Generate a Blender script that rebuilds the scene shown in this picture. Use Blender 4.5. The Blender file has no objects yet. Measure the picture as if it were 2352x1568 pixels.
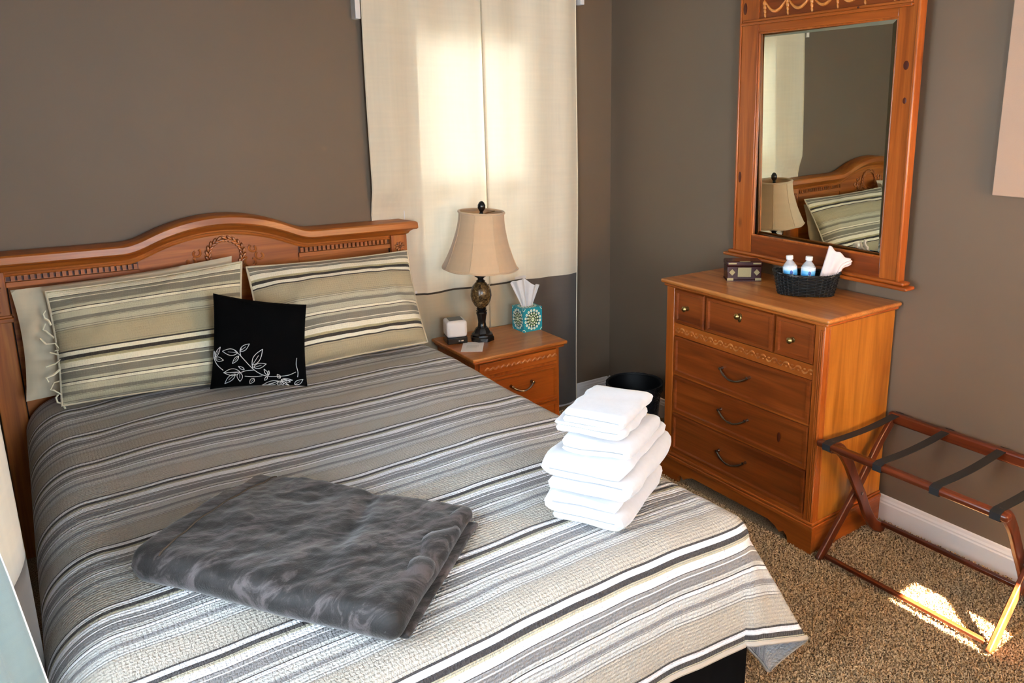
import bpy, bmesh, math, random
from mathutils import Vector, Matrix, noise
random.seed(7)
PI = math.pi
C = bpy.context.scene.collection
SC = bpy.context.scene

# ------------------------------------------------------------------ camera, world, sun, exposure
cam_d = bpy.data.cameras.new('camera')
cam = bpy.data.objects.new('camera', cam_d); C.objects.link(cam); SC.camera = cam
CP = Vector((-2.8309, -3.5971, 1.7198)); YAW, PIT, ROL, FPX = 0.65590, -0.21941, 0.004435, 1754.85
_f = Vector((math.sin(YAW)*math.cos(PIT), math.cos(YAW)*math.cos(PIT), math.sin(PIT)))
_r = Vector((math.cos(YAW), -math.sin(YAW), 0)); _u = _r.cross(_f)
_r2 = _r*math.cos(ROL)+_u*math.sin(ROL); _u2 = -_r*math.sin(ROL)+_u*math.cos(ROL)
cam.matrix_world = Matrix(((_r2.x, _u2.x, -_f.x, CP.x), (_r2.y, _u2.y, -_f.y, CP.y), (_r2.z, _u2.z, -_f.z, CP.z), (0, 0, 0, 1)))
cam_d.sensor_width = 36; cam_d.lens = 36*FPX/2352
cam_d.shift_x = -206.1/2352; cam_d.shift_y = -130.6/2352
cam_d.clip_start = 0.02

w = bpy.data.worlds.new('sky'); SC.world = w; w.use_nodes = True
bg = w.node_tree.nodes['Background']
bg.inputs[0].default_value = (0.74, 0.87, 1.0, 1); bg.inputs[1].default_value = 21.0

sun_d = bpy.data.lights.new('sun', 'SUN'); sun = bpy.data.objects.new('sun', sun_d); C.objects.link(sun)
sun_d.energy = 260.0; sun_d.angle = 0.009; sun_d.color = (1.0, 0.82, 0.58)
SUN_DIR = Vector((0.03, 0.975, -0.80)).normalized()
sun.rotation_euler = SUN_DIR.to_track_quat('-Z', 'Y').to_euler()

def portal(loc, sx, sy, d):
    l = bpy.data.lights.new('window_portal', 'AREA'); o = bpy.data.objects.new('window_portal', l); C.objects.link(o)
    l.shape = 'RECTANGLE'; l.size = sx; l.size_y = sy; l.cycles.is_portal = True
    o.location = loc; o.rotation_euler = Vector(d).to_track_quat('-Z', 'Y').to_euler()
portal((-0.91, 0.16, 1.48), 0.71, 1.30, (0, -1, 0))
portal((-3.22, -2.435, 1.39), 1.03, 1.26, (1, 0, 0))
portal((-2.225, -4.21, 1.475), .95, 1.25, (0, 1, 0))
portal((-0.52, -4.21, 1.66), 1.0, 1.12, (0, 1, 0))

SC.view_settings.view_transform = 'Standard'; SC.view_settings.look = 'None'
SC.view_settings.exposure = 0.50; SC.view_settings.gamma = 1.0; SC.view_settings.use_curve_mapping = False
SC.cycles.use_denoising = True; SC.cycles.max_bounces = 10; SC.cycles.diffuse_bounces = 5
SC.cycles.transparent_max_bounces = 12; SC.cycles.sample_clamp_indirect = 12.0

# ------------------------------------------------------------------ material helpers
def s2l(c):
    return tuple(((x/255)/12.92 if x/255 <= .04045 else ((x/255+.055)/1.055)**2.4) for x in c)+(1,)
class NT:
    def __init__(s, name):
        s.m = bpy.data.materials.new(name); s.m.use_nodes = True; s.t = s.m.node_tree
        s.p = s.t.nodes['Principled BSDF']; s.out = s.t.nodes['Material Output']
    def n(s, typ, **k):
        o = s.t.nodes.new(typ)
        for a, b in k.items(): setattr(o, a, b)
        return o
    def l(s, a, b): s.t.links.new(a, b)
    def val(s, sock, v):
        if hasattr(v, 'links') or hasattr(v, 'is_linked'): s.l(v, sock)
        else: sock.default_value = v
    def math(s, op, a, b=None, c=None):
        m = s.n('ShaderNodeMath', operation=op); s.val(m.inputs[0], a)
        if b is not None: s.val(m.inputs[1], b)
        if c is not None: s.val(m.inputs[2], c)
        return m.outputs[0]
    def ramp(s, fac, stops, interp='LINEAR'):
        r = s.n('ShaderNodeValToRGB'); r.color_ramp.interpolation = interp
        e = r.color_ramp.elements
        e[0].position, e[0].color = stops[0][0], stops[0][1]
        e[1].position, e[1].color = stops[-1][0], stops[-1][1]
        for p, c in stops[1:-1]:
            x = e.new(p); x.color = c
        s.l(fac, r.inputs[0]); return r.outputs[0]
    def noise(s, vec, scale, detail=3, rough=.5, dist=0):
        x = s.n('ShaderNodeTexNoise'); x.inputs['Scale'].default_value = scale; x.inputs['Detail'].default_value = detail
        x.inputs['Roughness'].default_value = rough; x.inputs['Distortion'].default_value = dist
        s.l(vec, x.inputs['Vector']); return x.outputs['Fac']
    def mapping(s, vec, scale, rot=(0, 0, 0), loc=(0, 0, 0)):
        x = s.n('ShaderNodeMapping'); x.inputs['Scale'].default_value = scale; x.inputs['Rotation'].default_value = rot
        x.inputs['Location'].default_value = loc
        s.l(vec, x.inputs['Vector']); return x.outputs[0]
    def coord(s, k='Object'):
        return s.n('ShaderNodeTexCoord').outputs[k]
    def bump(s, h, strength=.3, dist=.01):
        b = s.n('ShaderNodeBump'); b.inputs['Strength'].default_value = strength; b.inputs['Distance'].default_value = dist
        s.l(h, b.inputs['Height']); s.l(b.outputs[0], s.p.inputs['Normal']); return b.outputs[0]
    def mix(s, f, a, b, blend='MIX'):
        x = s.n('ShaderNodeMix', data_type='RGBA', blend_type=blend)
        s.val(x.inputs['Factor'], f); s.val(x.inputs['A'], a); s.val(x.inputs['B'], b); return x.outputs['Result']
    def set(s, color=None, rough=None, metal=None, **k):
        if color is not None: s.val(s.p.inputs['Base Color'], color)
        if rough is not None: s.val(s.p.inputs['Roughness'], rough)
        if metal is not None: s.p.inputs['Metallic'].default_value = metal
        for a, b in k.items(): s.p.inputs[a.replace('_', ' ')].default_value = b

def plain(name, rgb, rough=.5, metal=0, bump=None, **k):
    t = NT(name); t.set(s2l(rgb), rough, metal, **k)
    if bump:
        t.bump(t.noise(t.coord(), bump[0], 3), bump[1], .002)
    return t.m

def paint(name, rgb, rough=.6):
    t = NT(name); co = t.coord()
    n = t.noise(co, 1.3, 3); c = s2l(rgb)
    t.set(t.ramp(n, [(.3, tuple(x*.94 for x in c[:3])+(1,)), (.7, tuple(min(1, x*1.06) for x in c[:3])+(1,))]), rough)
    t.bump(t.noise(co, 260, 2), .12, .001)
    return t.m

def wood(name, axis, dark, mid, light, rough=.34, fine=1.0, knots=True):
    t = NT(name); co = t.coord()
    sc = [16., 16., 16.]; sc['xyz'.index(axis)] = 1.1
    v = t.mapping(co, sc)
    n1 = t.noise(v, 1.0, 4, .55, 1.2)
    sc2 = [170., 170., 170.]; sc2['xyz'.index(axis)] = 4
    n2 = t.noise(t.mapping(co, sc2), 1.0, 2)
    col = t.ramp(n1, [(.28, s2l(dark)), (.48, s2l(mid)), (.72, s2l(light))])
    col = t.mix(t.math('MULTIPLY', t.ramp(n2, [(.35, (1, 1, 1, 1)), (.55, (0, 0, 0, 1))]), .28*fine), col, s2l(dark))
    if knots:
        sk = [5.5, 5.5, 5.5]; sk['xyz'.index(axis)] = 2.6
        vo = t.n('ShaderNodeTexVoronoi'); vo.inputs['Scale'].default_value = 1.0
        t.l(t.mapping(co, sk), vo.inputs['Vector'])
        k = t.ramp(vo.outputs['Distance'], [(.035, (1, 1, 1, 1)), (.085, (0, 0, 0, 1))])
        col = t.mix(t.math('MULTIPLY', k, .55), col, s2l((70, 26, 10)))
    t.set(col, rough); t.p.inputs['Coat Weight'].default_value = .14; t.p.inputs['Coat Roughness'].default_value = .18
    t.bump(n2, .06, .001)
    return t.m

PINE = ((118, 54, 13), (155, 77, 22), (180, 98, 36))
OAK = ((132, 66, 18), (172, 96, 32), (196, 120, 50))
TOPW = ((140, 76, 28), (182, 110, 50), (208, 140, 76))
SIDE = ((140, 80, 20), (172, 106, 32), (192, 126, 46))
M = {}
M['pine_y'] = wood('honey_pine_across', 'y', *PINE); M['pine_z'] = wood('honey_pine_upright', 'z', *PINE)
M['pine_x'] = wood('honey_pine_lengthwise', 'x', *PINE)
M['side'] = wood('golden_pine_side', 'z', *SIDE, rough=.42)
M['top_y'] = wood('worn_oak_top', 'y', *TOPW, rough=.3, fine=1.6); M['top_x'] = wood('worn_oak_top_lengthwise', 'x', *TOPW, rough=.3, fine=1.6)
M['oak_x'] = wood('warm_oak_lengthwise', 'x', *OAK, rough=.5, knots=False); M['front'] = wood('russet_pine_front', 'y', (92, 38, 9), (122, 55, 15), (144, 70, 24)); M['oak_z'] = wood('warm_oak_upright', 'z', *OAK, rough=.5, knots=False)
M['carve'] = wood('carved_oak', 'z', (118, 58, 22), (176, 102, 48), (200, 128, 66), knots=False)
M['swag'] = wood('pale_carved_pine', 'z', (168, 92, 34), (206, 130, 60), (224, 152, 84), knots=False)
M['rack_y'] = wood('mahogany_lengthwise', 'y', (56, 22, 9), (88, 37, 17), (112, 52, 26), rough=.28, knots=False)
M['rack_z'] = wood('mahogany_upright', 'z', (56, 22, 9), (88, 37, 17), (112, 52, 26), rough=.28, knots=False)
M['wall'] = paint('taupe_wall_paint', (109, 92, 75))
M['ceil'] = paint('ceiling_paint', (186, 178, 168))
M['trim'] = plain('white_trim_paint', (232, 226, 222), .4)
M['black'] = plain('black_cotton', (4, 4, 5), .95, bump=(500, .3), Specular_IOR_Level=.1)
M['skirt'] = plain('black_skirt_cloth', (7, 7, 9), .95, Specular_IOR_Level=.1)
M['strap'] = plain('black_webbing', (26, 27, 29), .75, bump=(900, .5))
M['brass'] = plain('aged_brass', (166, 140, 88), .3, 1)
M['pewter'] = plain('pewter_handle', (150, 140, 126), .25, 1)
M['mirror'] = plain('silvered_glass', (222, 228, 214), .01, 1)
M['bevelg'] = plain('bevelled_glass_edge', (200, 214, 200), .03, 1)
M['whitepl'] = plain('white_plastic', (232, 228, 224), .4)
M['blackpl'] = plain('black_plastic', (12, 12, 14), .25)
M['greypl'] = plain('grey_plastic', (108, 108, 108), .4)
M['paper'] = plain('white_card_paper', (244, 242, 238), .6)
M['dkmetal'] = plain('dark_resin', (22, 17, 15), .22)
M['wicker'] = plain('black_wicker', (9, 9, 10), .42)
M['knot'] = plain('pine_knot', (74, 26, 10), .4)
M['recess_shade'] = plain('painted_recess_shade', (78, 34, 14), .5)  # shade painted in behind the dentils and the wreath
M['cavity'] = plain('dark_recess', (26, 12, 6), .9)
M['burg'] = plain('burgundy_lacquer', (52, 16, 18), .25)
M['brassp'] = plain('dull_brass_plate', (150, 134, 98), .45, .8, bump=(300, .6))
M['bin'] = plain('black_bin_metal', (8, 8, 10), .5, Specular_IOR_Level=.3)
M['matt'] = plain('mattress_ticking', (220, 214, 200), .8)
M['canvas'] = plain('pale_pink_canvas', (176, 152, 134), .8, bump=(400, .3))

def fabric(name, rgb, trans=0.0, weave=700, sheen=.2, tint=None, transparent=0.0):
    t = NT(name); co = t.coord(); c = s2l(rgb)
    n = t.noise(t.mapping(co, (60, 60, 4)), 1, 2); n2 = t.noise(t.mapping(co, (4, 4, 60)), 1, 2)
    col = t.ramp(t.math('ADD', t.math('MULTIPLY', n, .5), t.math('MULTIPLY', n2, .5)),
                 [(.35, tuple(x*.93 for x in c[:3])+(1,)), (.65, c)])
    t.set(col, .9); t.p.inputs['Sheen Weight'].default_value = sheen
    nb = t.bump(t.noise(co, weave, 2), .25, .001)
    last = t.p.outputs[0]
    if trans:
        tr = t.n('ShaderNodeBsdfTranslucent'); t.val(tr.inputs[0], s2l(tint or rgb)); t.l(nb, tr.inputs['Normal'])
        mx = t.n('ShaderNodeMixShader'); mx.inputs[0].default_value = trans
        t.l(last, mx.inputs[1]); t.l(tr.outputs[0], mx.inputs[2]); last = mx.outputs[0]
    if transparent:
        tp = t.n('ShaderNodeBsdfTransparent')
        mx = t.n('ShaderNodeMixShader'); mx.inputs[0].default_value = transparent
        t.l(last, mx.inputs[1]); t.l(tp.outputs[0], mx.inputs[2]); last = mx.outputs[0]
    if trans or transparent: t.l(last, t.out.inputs[0])
    return t.m
M['curtain'] = fabric('cream_linen', (232, 220, 196), .047, tint=(240, 224, 192))
M['curtband'] = fabric('cream_linen_band', (206, 192, 164), .15)
M['curtgrey'] = fabric('grey_linen_band', (104, 94, 86), .12)
M['seam'] = plain('dark_seam_thread', (70, 58, 46), .9)
M['sheer'] = fabric('white_sheer', (132, 150, 150), .02)
M['pillow'] = fabric('ivory_pillowcase', (214, 200, 172), sheen=.1)
M['shade'] = fabric('champagne_silk', (222, 190, 152), .22, sheen=.5)
M['towel'] = fabric('white_terry', (196, 198, 203), weave=450, sheen=.6)
M['tissue'] = fabric('white_tissue', (244, 240, 238), .3)
M['napkin'] = fabric('pinkish_white_cloth', (240, 222, 218), .1)
M['sunlit'] = fabric('warm_linen', (226, 212, 188), .60, tint=(242, 212, 164))
M['blind'] = fabric('added_blind_cloth', (236, 218, 188), .36)

def carpet():
    t = NT('beige_frieze_carpet'); co = t.coord()
    n = t.noise(co, 210, 2, .6); n2 = t.noise(co, 3, 2)
    col = t.ramp(n, [(.36, s2l((92, 66, 42))), (.47, s2l((164, 134, 98))), (.62, s2l((206, 180, 144)))])
    col = t.mix(t.math('MULTIPLY', n2, .3), col, s2l((150, 122, 88)))
    t.set(col, .95); t.bump(n, .9, .006); return t.m
M['carpet'] = carpet()

def glass():
    t = NT('window_glass'); tp = t.n('ShaderNodeBsdfTransparent'); g = t.n('ShaderNodeBsdfGlossy'); g.inputs['Roughness'].default_value = .02
    fr = t.n('ShaderNodeFresnel'); fr.inputs[0].default_value = 1.3
    mx = t.n('ShaderNodeMixShader'); t.l(fr.outputs[0], mx.inputs[0]); t.l(tp.outputs[0], mx.inputs[1]); t.l(g.outputs[0], mx.inputs[2])
    t.l(mx.outputs[0], t.out.inputs[0]); return t.m
M['glass'] = glass()
def dimmer():
    t = NT('dimming_sheet'); t.set((.02, .02, .02, 1), .8); t.p.inputs['Alpha'].default_value = .28; return t.m
M['dimmer'] = dimmer()
def clearplastic():
    t = NT('clear_bottle_plastic'); t.set((.9, .95, 1, 1), .05); t.p.inputs['Alpha'].default_value = .35; return t.m
M['clear'] = clearplastic()

WH = (.86, .86, .89); PALE = (.54, .54, .52); BE = (.44, .405, .345); GR = (.225, .22, .225); GR2 = (.29, .285, .29); DK = (.030, .024, .025); OL = (.46, .43, .31); MG = (.20, .19, .185)
STR = [(0, WH), (.012, DK), (.0255, OL), (.0285, MG), (.0305, OL), (.036, WH), (.058, DK), (.061, GR2), (.071, WH), (.075, GR), (.102, PALE), (.113, DK), (.117, WH),
       (.127, GR), (.129, PALE), (.153, GR), (.167, PALE), (.169, DK), (.1705, PALE), (.189, MG), (.191, PALE), (.197, MG), (.199, BE), (.206, MG), (.208, BE), (.274, MG), (.276, BE), (.283, DK), (.2885, WH)]
def quilt(name, off, flip=False, warm=0.0, quilted=True, wash=0):
    t = NT(name); uv = t.coord('UV'); sp = t.n('ShaderNodeSeparateXYZ'); t.l(uv, sp.inputs[0])
    tt = sp.outputs[1]
    x = t.math('DIVIDE', t.math('SUBTRACT', tt, off), .291)
    if flip: x = t.math('MULTIPLY', x, -1.0)
    f = t.math('FRACT', x)
    col = t.ramp(f, [(a/.291, c+(1,)) for a, c in STR], 'CONSTANT')
    th = t.noise(t.mapping(uv, (900, 60, 1)), 1, 2)
    col = t.mix(t.ramp(th, [(.4, (.14, .14, .14, 1)), (.6, (0, 0, 0, 1))]), col, (.22, .21, .20, 1))
    if warm: col = t.mix(warm, col, (1.14, 1.04, .70, 1), 'MULTIPLY')
    if wash: col = t.mix(wash, col, (.26, .29, .34, 1))
    t.set(col, .85); t.p.inputs['Sheen Weight'].default_value = .12
    wv = t.n('ShaderNodeTexWave'); wv.bands_direction = 'Y'; wv.inputs['Scale'].default_value = 31; wv.inputs['Distortion'].default_value = 1.0
    wv.inputs['Detail'].default_value = 1; wv.inputs['Detail Scale'].default_value = 2.5; t.l(uv, wv.inputs[0])
    w2 = t.n('ShaderNodeTexWave'); w2.bands_direction = 'X'; w2.inputs['Scale'].default_value = 34; w2.inputs['Distortion'].default_value = 7
    w2.inputs['Detail'].default_value = 2; w2.inputs['Detail Scale'].default_value = 4; t.l(uv, w2.inputs[0])
    pk = t.noise(t.mapping(uv, (150, 60, 1)), 1, 3)
    h = t.math('ADD', t.math('MULTIPLY', wv.outputs['Fac'], .5), t.math('ADD', t.math('MULTIPLY', w2.outputs['Fac'], .35), pk))
    t.bump(h, .75 if quilted else .35, .005)
    return t.m
M['quilt'] = quilt('striped_quilted_cotton', .023)
M['quiltback'] = quilt('quilt_reverse_side', .12, wash=.66)
M['binding'] = plain('quilt_binding', (176, 168, 156), .85, bump=(300, .3))
M['shamL'] = quilt('striped_sham_cotton', .291, warm=.9, quilted=False)
M['shamR'] = quilt('striped_sham_cotton_reversed', .10, flip=True, warm=.75, quilted=False)

def plush():
    t = NT('charcoal_plush'); co = t.coord()
    n = t.noise(t.mapping(co, (7, 20, 14), rot=(0, 0, .6)), 1, 6, .68, 1.2)
    col = t.ramp(n, [(.40, s2l((10, 6, 5))), (.5, s2l((26, 19, 17))), (.62, s2l((74, 66, 66)))])
    t.set(col, .7); t.p.inputs['Sheen Weight'].default_value = .25; t.p.inputs['Sheen Roughness'].default_value = .4
    t.bump(t.math('ADD', n, t.math('MULTIPLY', t.noise(co, 300, 2), .3)), .45, .006); return t.m
M['plush'] = plush()
def resin():
    t = NT('mottled_bronze_resin'); co = t.coord(); n = t.noise(co, 45, 5, .7, 1.5)
    t.set(t.ramp(n, [(.35, s2l((30, 22, 14))), (.55, s2l((92, 70, 40))), (.7, s2l((150, 126, 82)))]), .22); t.bump(n, .3, .002); return t.m
M['resin'] = resin()
def tissue_print():
    t = NT('teal_medallion_card'); uv = t.coord('UV')
    c = t.n('ShaderNodeVectorMath', operation='SUBTRACT'); t.l(uv, c.inputs[0]); c.inputs[1].default_value = (.5, .5, 0)
    sp = t.n('ShaderNodeSeparateXYZ'); t.l(c.outputs[0], sp.inputs[0])
    ln = t.n('ShaderNodeVectorMath', operation='LENGTH'); t.l(c.outputs[0], ln.inputs[0]); r = ln.outputs['Value']
    an = t.math('ARCTAN2', sp.outputs[1], sp.outputs[0])
    def dots(k, r0, rad, rr):      # ring of k dots: distance in (arc, radius)
        fr = t.math('SUBTRACT', t.math('FRACT', t.math('MULTIPLY', t.math('ADD', an, PI), k/(2*PI))), .5)
        dx = t.math('MULTIPLY', fr, 2*PI*r0/k); dr = t.math('SUBTRACT', r, r0)
        d = t.math('SQRT', t.math('ADD', t.math('MULTIPLY', dx, dx), t.math('MULTIPLY', dr, dr)))
        return t.math('LESS_THAN', t.math('ABSOLUTE', t.math('SUBTRACT', d, rad)), rr)
    teal = s2l((22, 140, 152)); cream = s2l((236, 238, 214)); dk = s2l((28, 60, 44)); gn = s2l((110, 150, 70))
    col = t.mix(t.math('LESS_THAN', r, .33), teal, dk)
    col = t.mix(t.math('LESS_THAN', r, .11), col, gn)
    col = t.mix(t.math('LESS_THAN', t.math('ABSOLUTE', t.math('SUBTRACT', r, .22)), .012), col, gn)
    for k, r0, rad, rr in ((16, .39, .035, .022), (12, .27, .02, .022), (10, .16, .012, .02), (6, .05, .015, .015)):
        col = t.mix(dots(k, r0, rad, rr), col, cream)
    # corner medallions
    m = t.n('ShaderNodeVectorMath', operation='LENGTH'); q = t.n('ShaderNodeVectorMath', operation='ABSOLUTE'); t.l(c.outputs[0], q.inputs[0])
    s = t.n('ShaderNodeVectorMath', operation='SUBTRACT'); t.l(q.outputs[0], s.inputs[0]); s.inputs[1].default_value = (.5, .5, 0); t.l(s.outputs[0], m.inputs[0])
    col = t.mix(t.math('LESS_THAN', t.math('ABSOLUTE', t.math('SUBTRACT', m.outputs['Value'], .1)), .012), col, cream)
    t.set(col, .45); return t.m
M['tprint'] = tissue_print()
def label_mat():
    t = NT('blue_water_label'); uv = t.coord('UV'); sp = t.n('ShaderNodeSeparateXYZ'); t.l(uv, sp.inputs[0])
    col = t.ramp(sp.outputs[1], [(0, s2l((30, 110, 200))), (.45, s2l((50, 150, 222))), (.74, s2l((110, 190, 238))), (.80, s2l((205, 230, 248))), (1, s2l((232, 240, 250)))])
    st = t.math('LESS_THAN', t.math('FRACT', t.math('MULTIPLY', sp.outputs[0], 4.0)), .22)
    col = t.mix(st, col, s2l((225, 235, 245)))
    t.set(col, .35); return t.m
M['label'] = label_mat()
def liner():
    t = NT('grey_bin_liner'); t.set(s2l((34, 36, 40)), .25); t.bump(t.noise(t.coord(), 60, 4), .8, .01); return t.m
M['liner'] = liner()
def tufts():
    t = NT('carpet_yarn'); co = t.coord(); n = t.noise(co, 150, 2, .6)
    t.set(t.ramp(n, [(.38, s2l((84, 58, 34))), (.46, s2l((178, 148, 108))), (.60, s2l((224, 198, 160)))]), .95); return t.m
M['tuft'] = tufts()

# ------------------------------------------------------------------ geometry helpers
class B:
    def __init__(s): s.v = []; s.f = []; s.uv = {}
    def add(s, vs, fs, uvs=None):
        b = len(s.v); s.v += [Vector(p) for p in vs]
        for f in fs: s.f.append(tuple(i+b for i in f))
        if uvs:
            for i, u in enumerate(uvs): s.uv[b+i] = u
        return s
    def box(s, x0, x1, y0, y1, z0, z1):
        vs = [(x, y, z) for z in (z0, z1) for y in (y0, y1) for x in (x0, x1)]
        return s.add(vs, [(0, 2, 3, 1), (4, 5, 7, 6), (0, 1, 5, 4), (2, 6, 7, 3), (0, 4, 6, 2), (1, 3, 7, 5)])
    def obox(s, c, ax, ay, az, hx, hy, hz):
        c = Vector(c); vs = [c+ax*(hx*i)+ay*(hy*j)+az*(hz*k) for k in (-1, 1) for j in (-1, 1) for i in (-1, 1)]
        return s.add(vs, [(0, 2, 3, 1), (4, 5, 7, 6), (0, 1, 5, 4), (2, 6, 7, 3), (0, 4, 6, 2), (1, 3, 7, 5)])
    def lathe(s, prof, c=(0, 0, 0), n=32, cap=True, sx=1, sy=1, fn=None):
        c = Vector(c); vs = []
        for r, z in prof:
            for i in range(n):
                a = 2*PI*i/n; rr = r if fn is None else fn(r, a, z)
                vs.append(c+Vector((rr*math.cos(a)*sx, rr*math.sin(a)*sy, z)))
        fs = []
        for j in range(len(prof)-1):
            for i in range(n):
                k = (i+1) % n; fs.append((j*n+i, j*n+k, (j+1)*n+k, (j+1)*n+i))
        if cap:
            fs.append(tuple(reversed(range(n)))); fs.append(tuple((len(prof)-1)*n+i for i in range(n)))
        return s.add(vs, fs)
    def tube(s, pts, r, n=8, closed=False, cap=True, flat=1.0):
        pts = [Vector(p) for p in pts]; m = len(pts); vs = []
        rr = r if isinstance(r, (list, tuple)) else [r]*m
        up = Vector((0, 0, 1)); prev = None
        for i, p in enumerate(pts):
            a = pts[(i-1) % m] if (closed or i > 0) else p; b = pts[(i+1) % m] if (closed or i < m-1) else p
            t = (b-a).normalized()
            if prev is None:
                ref = up if abs(t.dot(up)) < .9 else Vector((1, 0, 0)); u = t.cross(ref).normalized()
            else: u = (prev-t*prev.dot(t)).normalized()
            prev = u; w_ = t.cross(u)
            for k in range(n):
                an = 2*PI*k/n; vs.append(p+(u*math.cos(an)+w_*math.sin(an)*flat)*rr[i])
        fs = []
        for j in range(m if closed else m-1):
            j2 = (j+1) % m
            for k in range(n):
                k2 = (k+1) % n; fs.append((j*n+k, j*n+k2, j2*n+k2, j2*n+k))
        if cap and not closed:
            fs.append(tuple(reversed(range(n)))); fs.append(tuple((m-1)*n+k for k in range(n)))
        return s.add(vs, fs)
    def prism(s, poly, fn, a0, a1):      # poly: 2D points; fn(p, a) -> 3D
        n = len(poly); vs = [fn(p, a0) for p in poly]+[fn(p, a1) for p in poly]
        fs = [(i, (i+1) % n, n+(i+1) % n, n+i) for i in range(n)]
        fs += [tuple(reversed(range(n))), tuple(range(n, 2*n))]
        return s.add(vs, fs)
    def grid(s, fn, nu, nv, uvf=None, closeu=False):
        vs = []; uvs = []
        for j in range(nv+1):
            for i in range(nu if closeu else nu+1):
                u, v = i/nu, j/nv; vs.append(fn(u, v))
                if uvf: uvs.append(uvf(u, v))
        w_ = nu if closeu else nu+1; fs = []
        for j in range(nv):
            for i in range(nu):
                i2 = (i+1) % w_ if closeu else i+1
                fs.append((j*w_+i, j*w_+i2, (j+1)*w_+i2, (j+1)*w_+i))
        return s.add(vs, fs, uvs if uvf else None)
    def ell(s, c, ax, ay, az, n=8, m=5):
        c = Vector(c); vs = [c-az]
        for j in range(1, m):
            t = PI*j/m-PI/2
            for i in range(n):
                a = 2*PI*i/n; vs.append(c+ax*(math.cos(a)*math.cos(t))+ay*(math.sin(a)*math.cos(t))+az*math.sin(t))
        vs.append(c+az); fs = [(0, 1+(i+1) % n, 1+i) for i in range(n)]
        for j in range(m-2):
            for i in range(n):
                k = (i+1) % n; fs.append((1+j*n+i, 1+j*n+k, 1+(j+1)*n+k, 1+(j+1)*n+i))
        L = len(vs)-1; fs += [(L, 1+(m-2)*n+i, 1+(m-2)*n+(i+1) % n) for i in range(n)]
        return s.add(vs, fs)

ORG = {}
def tag(o, label=None, cat=None, group=None, kind=None):
    if label: o['label'] = label
    if cat: o['category'] = cat
    if group: o['group'] = group
    if kind: o['kind'] = kind
    return o
def thing(name, label, cat, loc, group=None, rot=None):
    o = bpy.data.objects.new(name, None); o.empty_display_size = .05; C.objects.link(o); o.location = loc
    ORG[o.name] = Vector(loc)
    if rot: o.rotation_euler = rot; ORG[o.name] = Vector((0, 0, 0))   # rotated things are modelled in their own space
    return tag(o, label, cat, group)
def obj(name, b, mat, parent=None, smooth=40, bevel=0, label=None, merge=0, solid=0, subd=0, seg=2, soloff=-1, recalc=True):
    me = bpy.data.meshes.new(name)
    if parent is not None: org = ORG[parent.name]
    else:
        xs = [p.x for p in b.v]; ys = [p.y for p in b.v]; zs = [p.z for p in b.v]
        org = Vector(((min(xs)+max(xs))/2, (min(ys)+max(ys))/2, min(zs)))
    me.from_pydata([tuple(p-org) for p in b.v], [], b.f)
    if b.uv:
        ul = me.uv_layers.new(name='UVMap')
        for l in me.loops: ul.data[l.index].uv = b.uv.get(l.vertex_index, (0, 0))
    if merge or recalc:
        bm = bmesh.new(); bm.from_mesh(me)
        if merge: bmesh.ops.remove_doubles(bm, verts=bm.verts, dist=merge)
        if recalc: bmesh.ops.recalc_face_normals(bm, faces=bm.faces)
        bm.to_mesh(me); bm.free()
    for mm in (mat if isinstance(mat, (list, tuple)) else [mat]): me.materials.append(mm)
    if smooth:
        me.shade_smooth()
        try: me.set_sharp_from_angle(angle=math.radians(smooth))
        except Exception: pass
    o = bpy.data.objects.new(name, me); C.objects.link(o); ORG[o.name] = org
    if parent is not None: o.parent = parent
    else: o.location = org
    if subd:
        md = o.modifiers.new('subdivision', 'SUBSURF'); md.levels = subd; md.render_levels = subd
    if solid:
        md = o.modifiers.new('thickness', 'SOLIDIFY'); md.thickness = solid; md.offset = soloff
    if bevel:
        md = o.modifiers.new('bevel', 'BEVEL'); md.width = bevel; md.segments = seg; md.limit_method = 'ANGLE'; md.angle_limit = .6
    if label: o['label'] = label
    return o
def nz(p, s, a): return noise.noise(Vector(p)*s)*a
X, Y, Z = Vector((1, 0, 0)), Vector((0, 1, 0)), Vector((0, 0, 1))
def sm(a, b, x):
    t = max(0, min(1, (x-a)/(b-a))); return t*t*(3-2*t)
def tab(x, pts):
    if x <= pts[0][0]: return pts[0][1]
    for (a, p), (b, q) in zip(pts, pts[1:]):
        if x <= b: return p+(q-p)*((x-a)/(b-a))
    return pts[-1][1]

# ------------------------------------------------------------------ the room
RX0, RX1, RY0, RY1, RH, WT = -3.06, 0.0, -4.05, 0.0, 2.46, 0.14
def structure(name, b, mat, parent=None, **k):
    o = obj(name, b, mat, parent, **k); o['kind'] = 'structure'; return o
def wall_with_holes(name, fn, a0, a1, *holes):   # fn(a, d, z): a along the wall, d depth outward
    b = B()
    def bb(A0, A1, Z0, Z1):
        vs = [fn(a, d, z) for z in (Z0, Z1) for d in (0, WT) for a in (A0, A1)]
        b.add(vs, [(0, 2, 3, 1), (4, 5, 7, 6), (0, 1, 5, 4), (2, 6, 7, 3), (0, 4, 6, 2), (1, 3, 7, 5)])
    c = a0
    for h0, h1, z0, z1 in holes: bb(c, h0, 0, RH); bb(h0, h1, 0, z0); bb(h0, h1, z1, RH); c = h1
    bb(c, a1, 0, RH)
    return structure(name, b, M['wall'], smooth=0)
structure('floor', B().box(RX0-WT, RX1+WT, RY0-WT, RY1+WT, -.1, 0), M['carpet'], smooth=0)
structure('ceiling', B().box(RX0-WT, RX1+WT, RY0-WT, RY1+WT, RH, RH+.1), M['ceil'], smooth=0)
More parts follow.
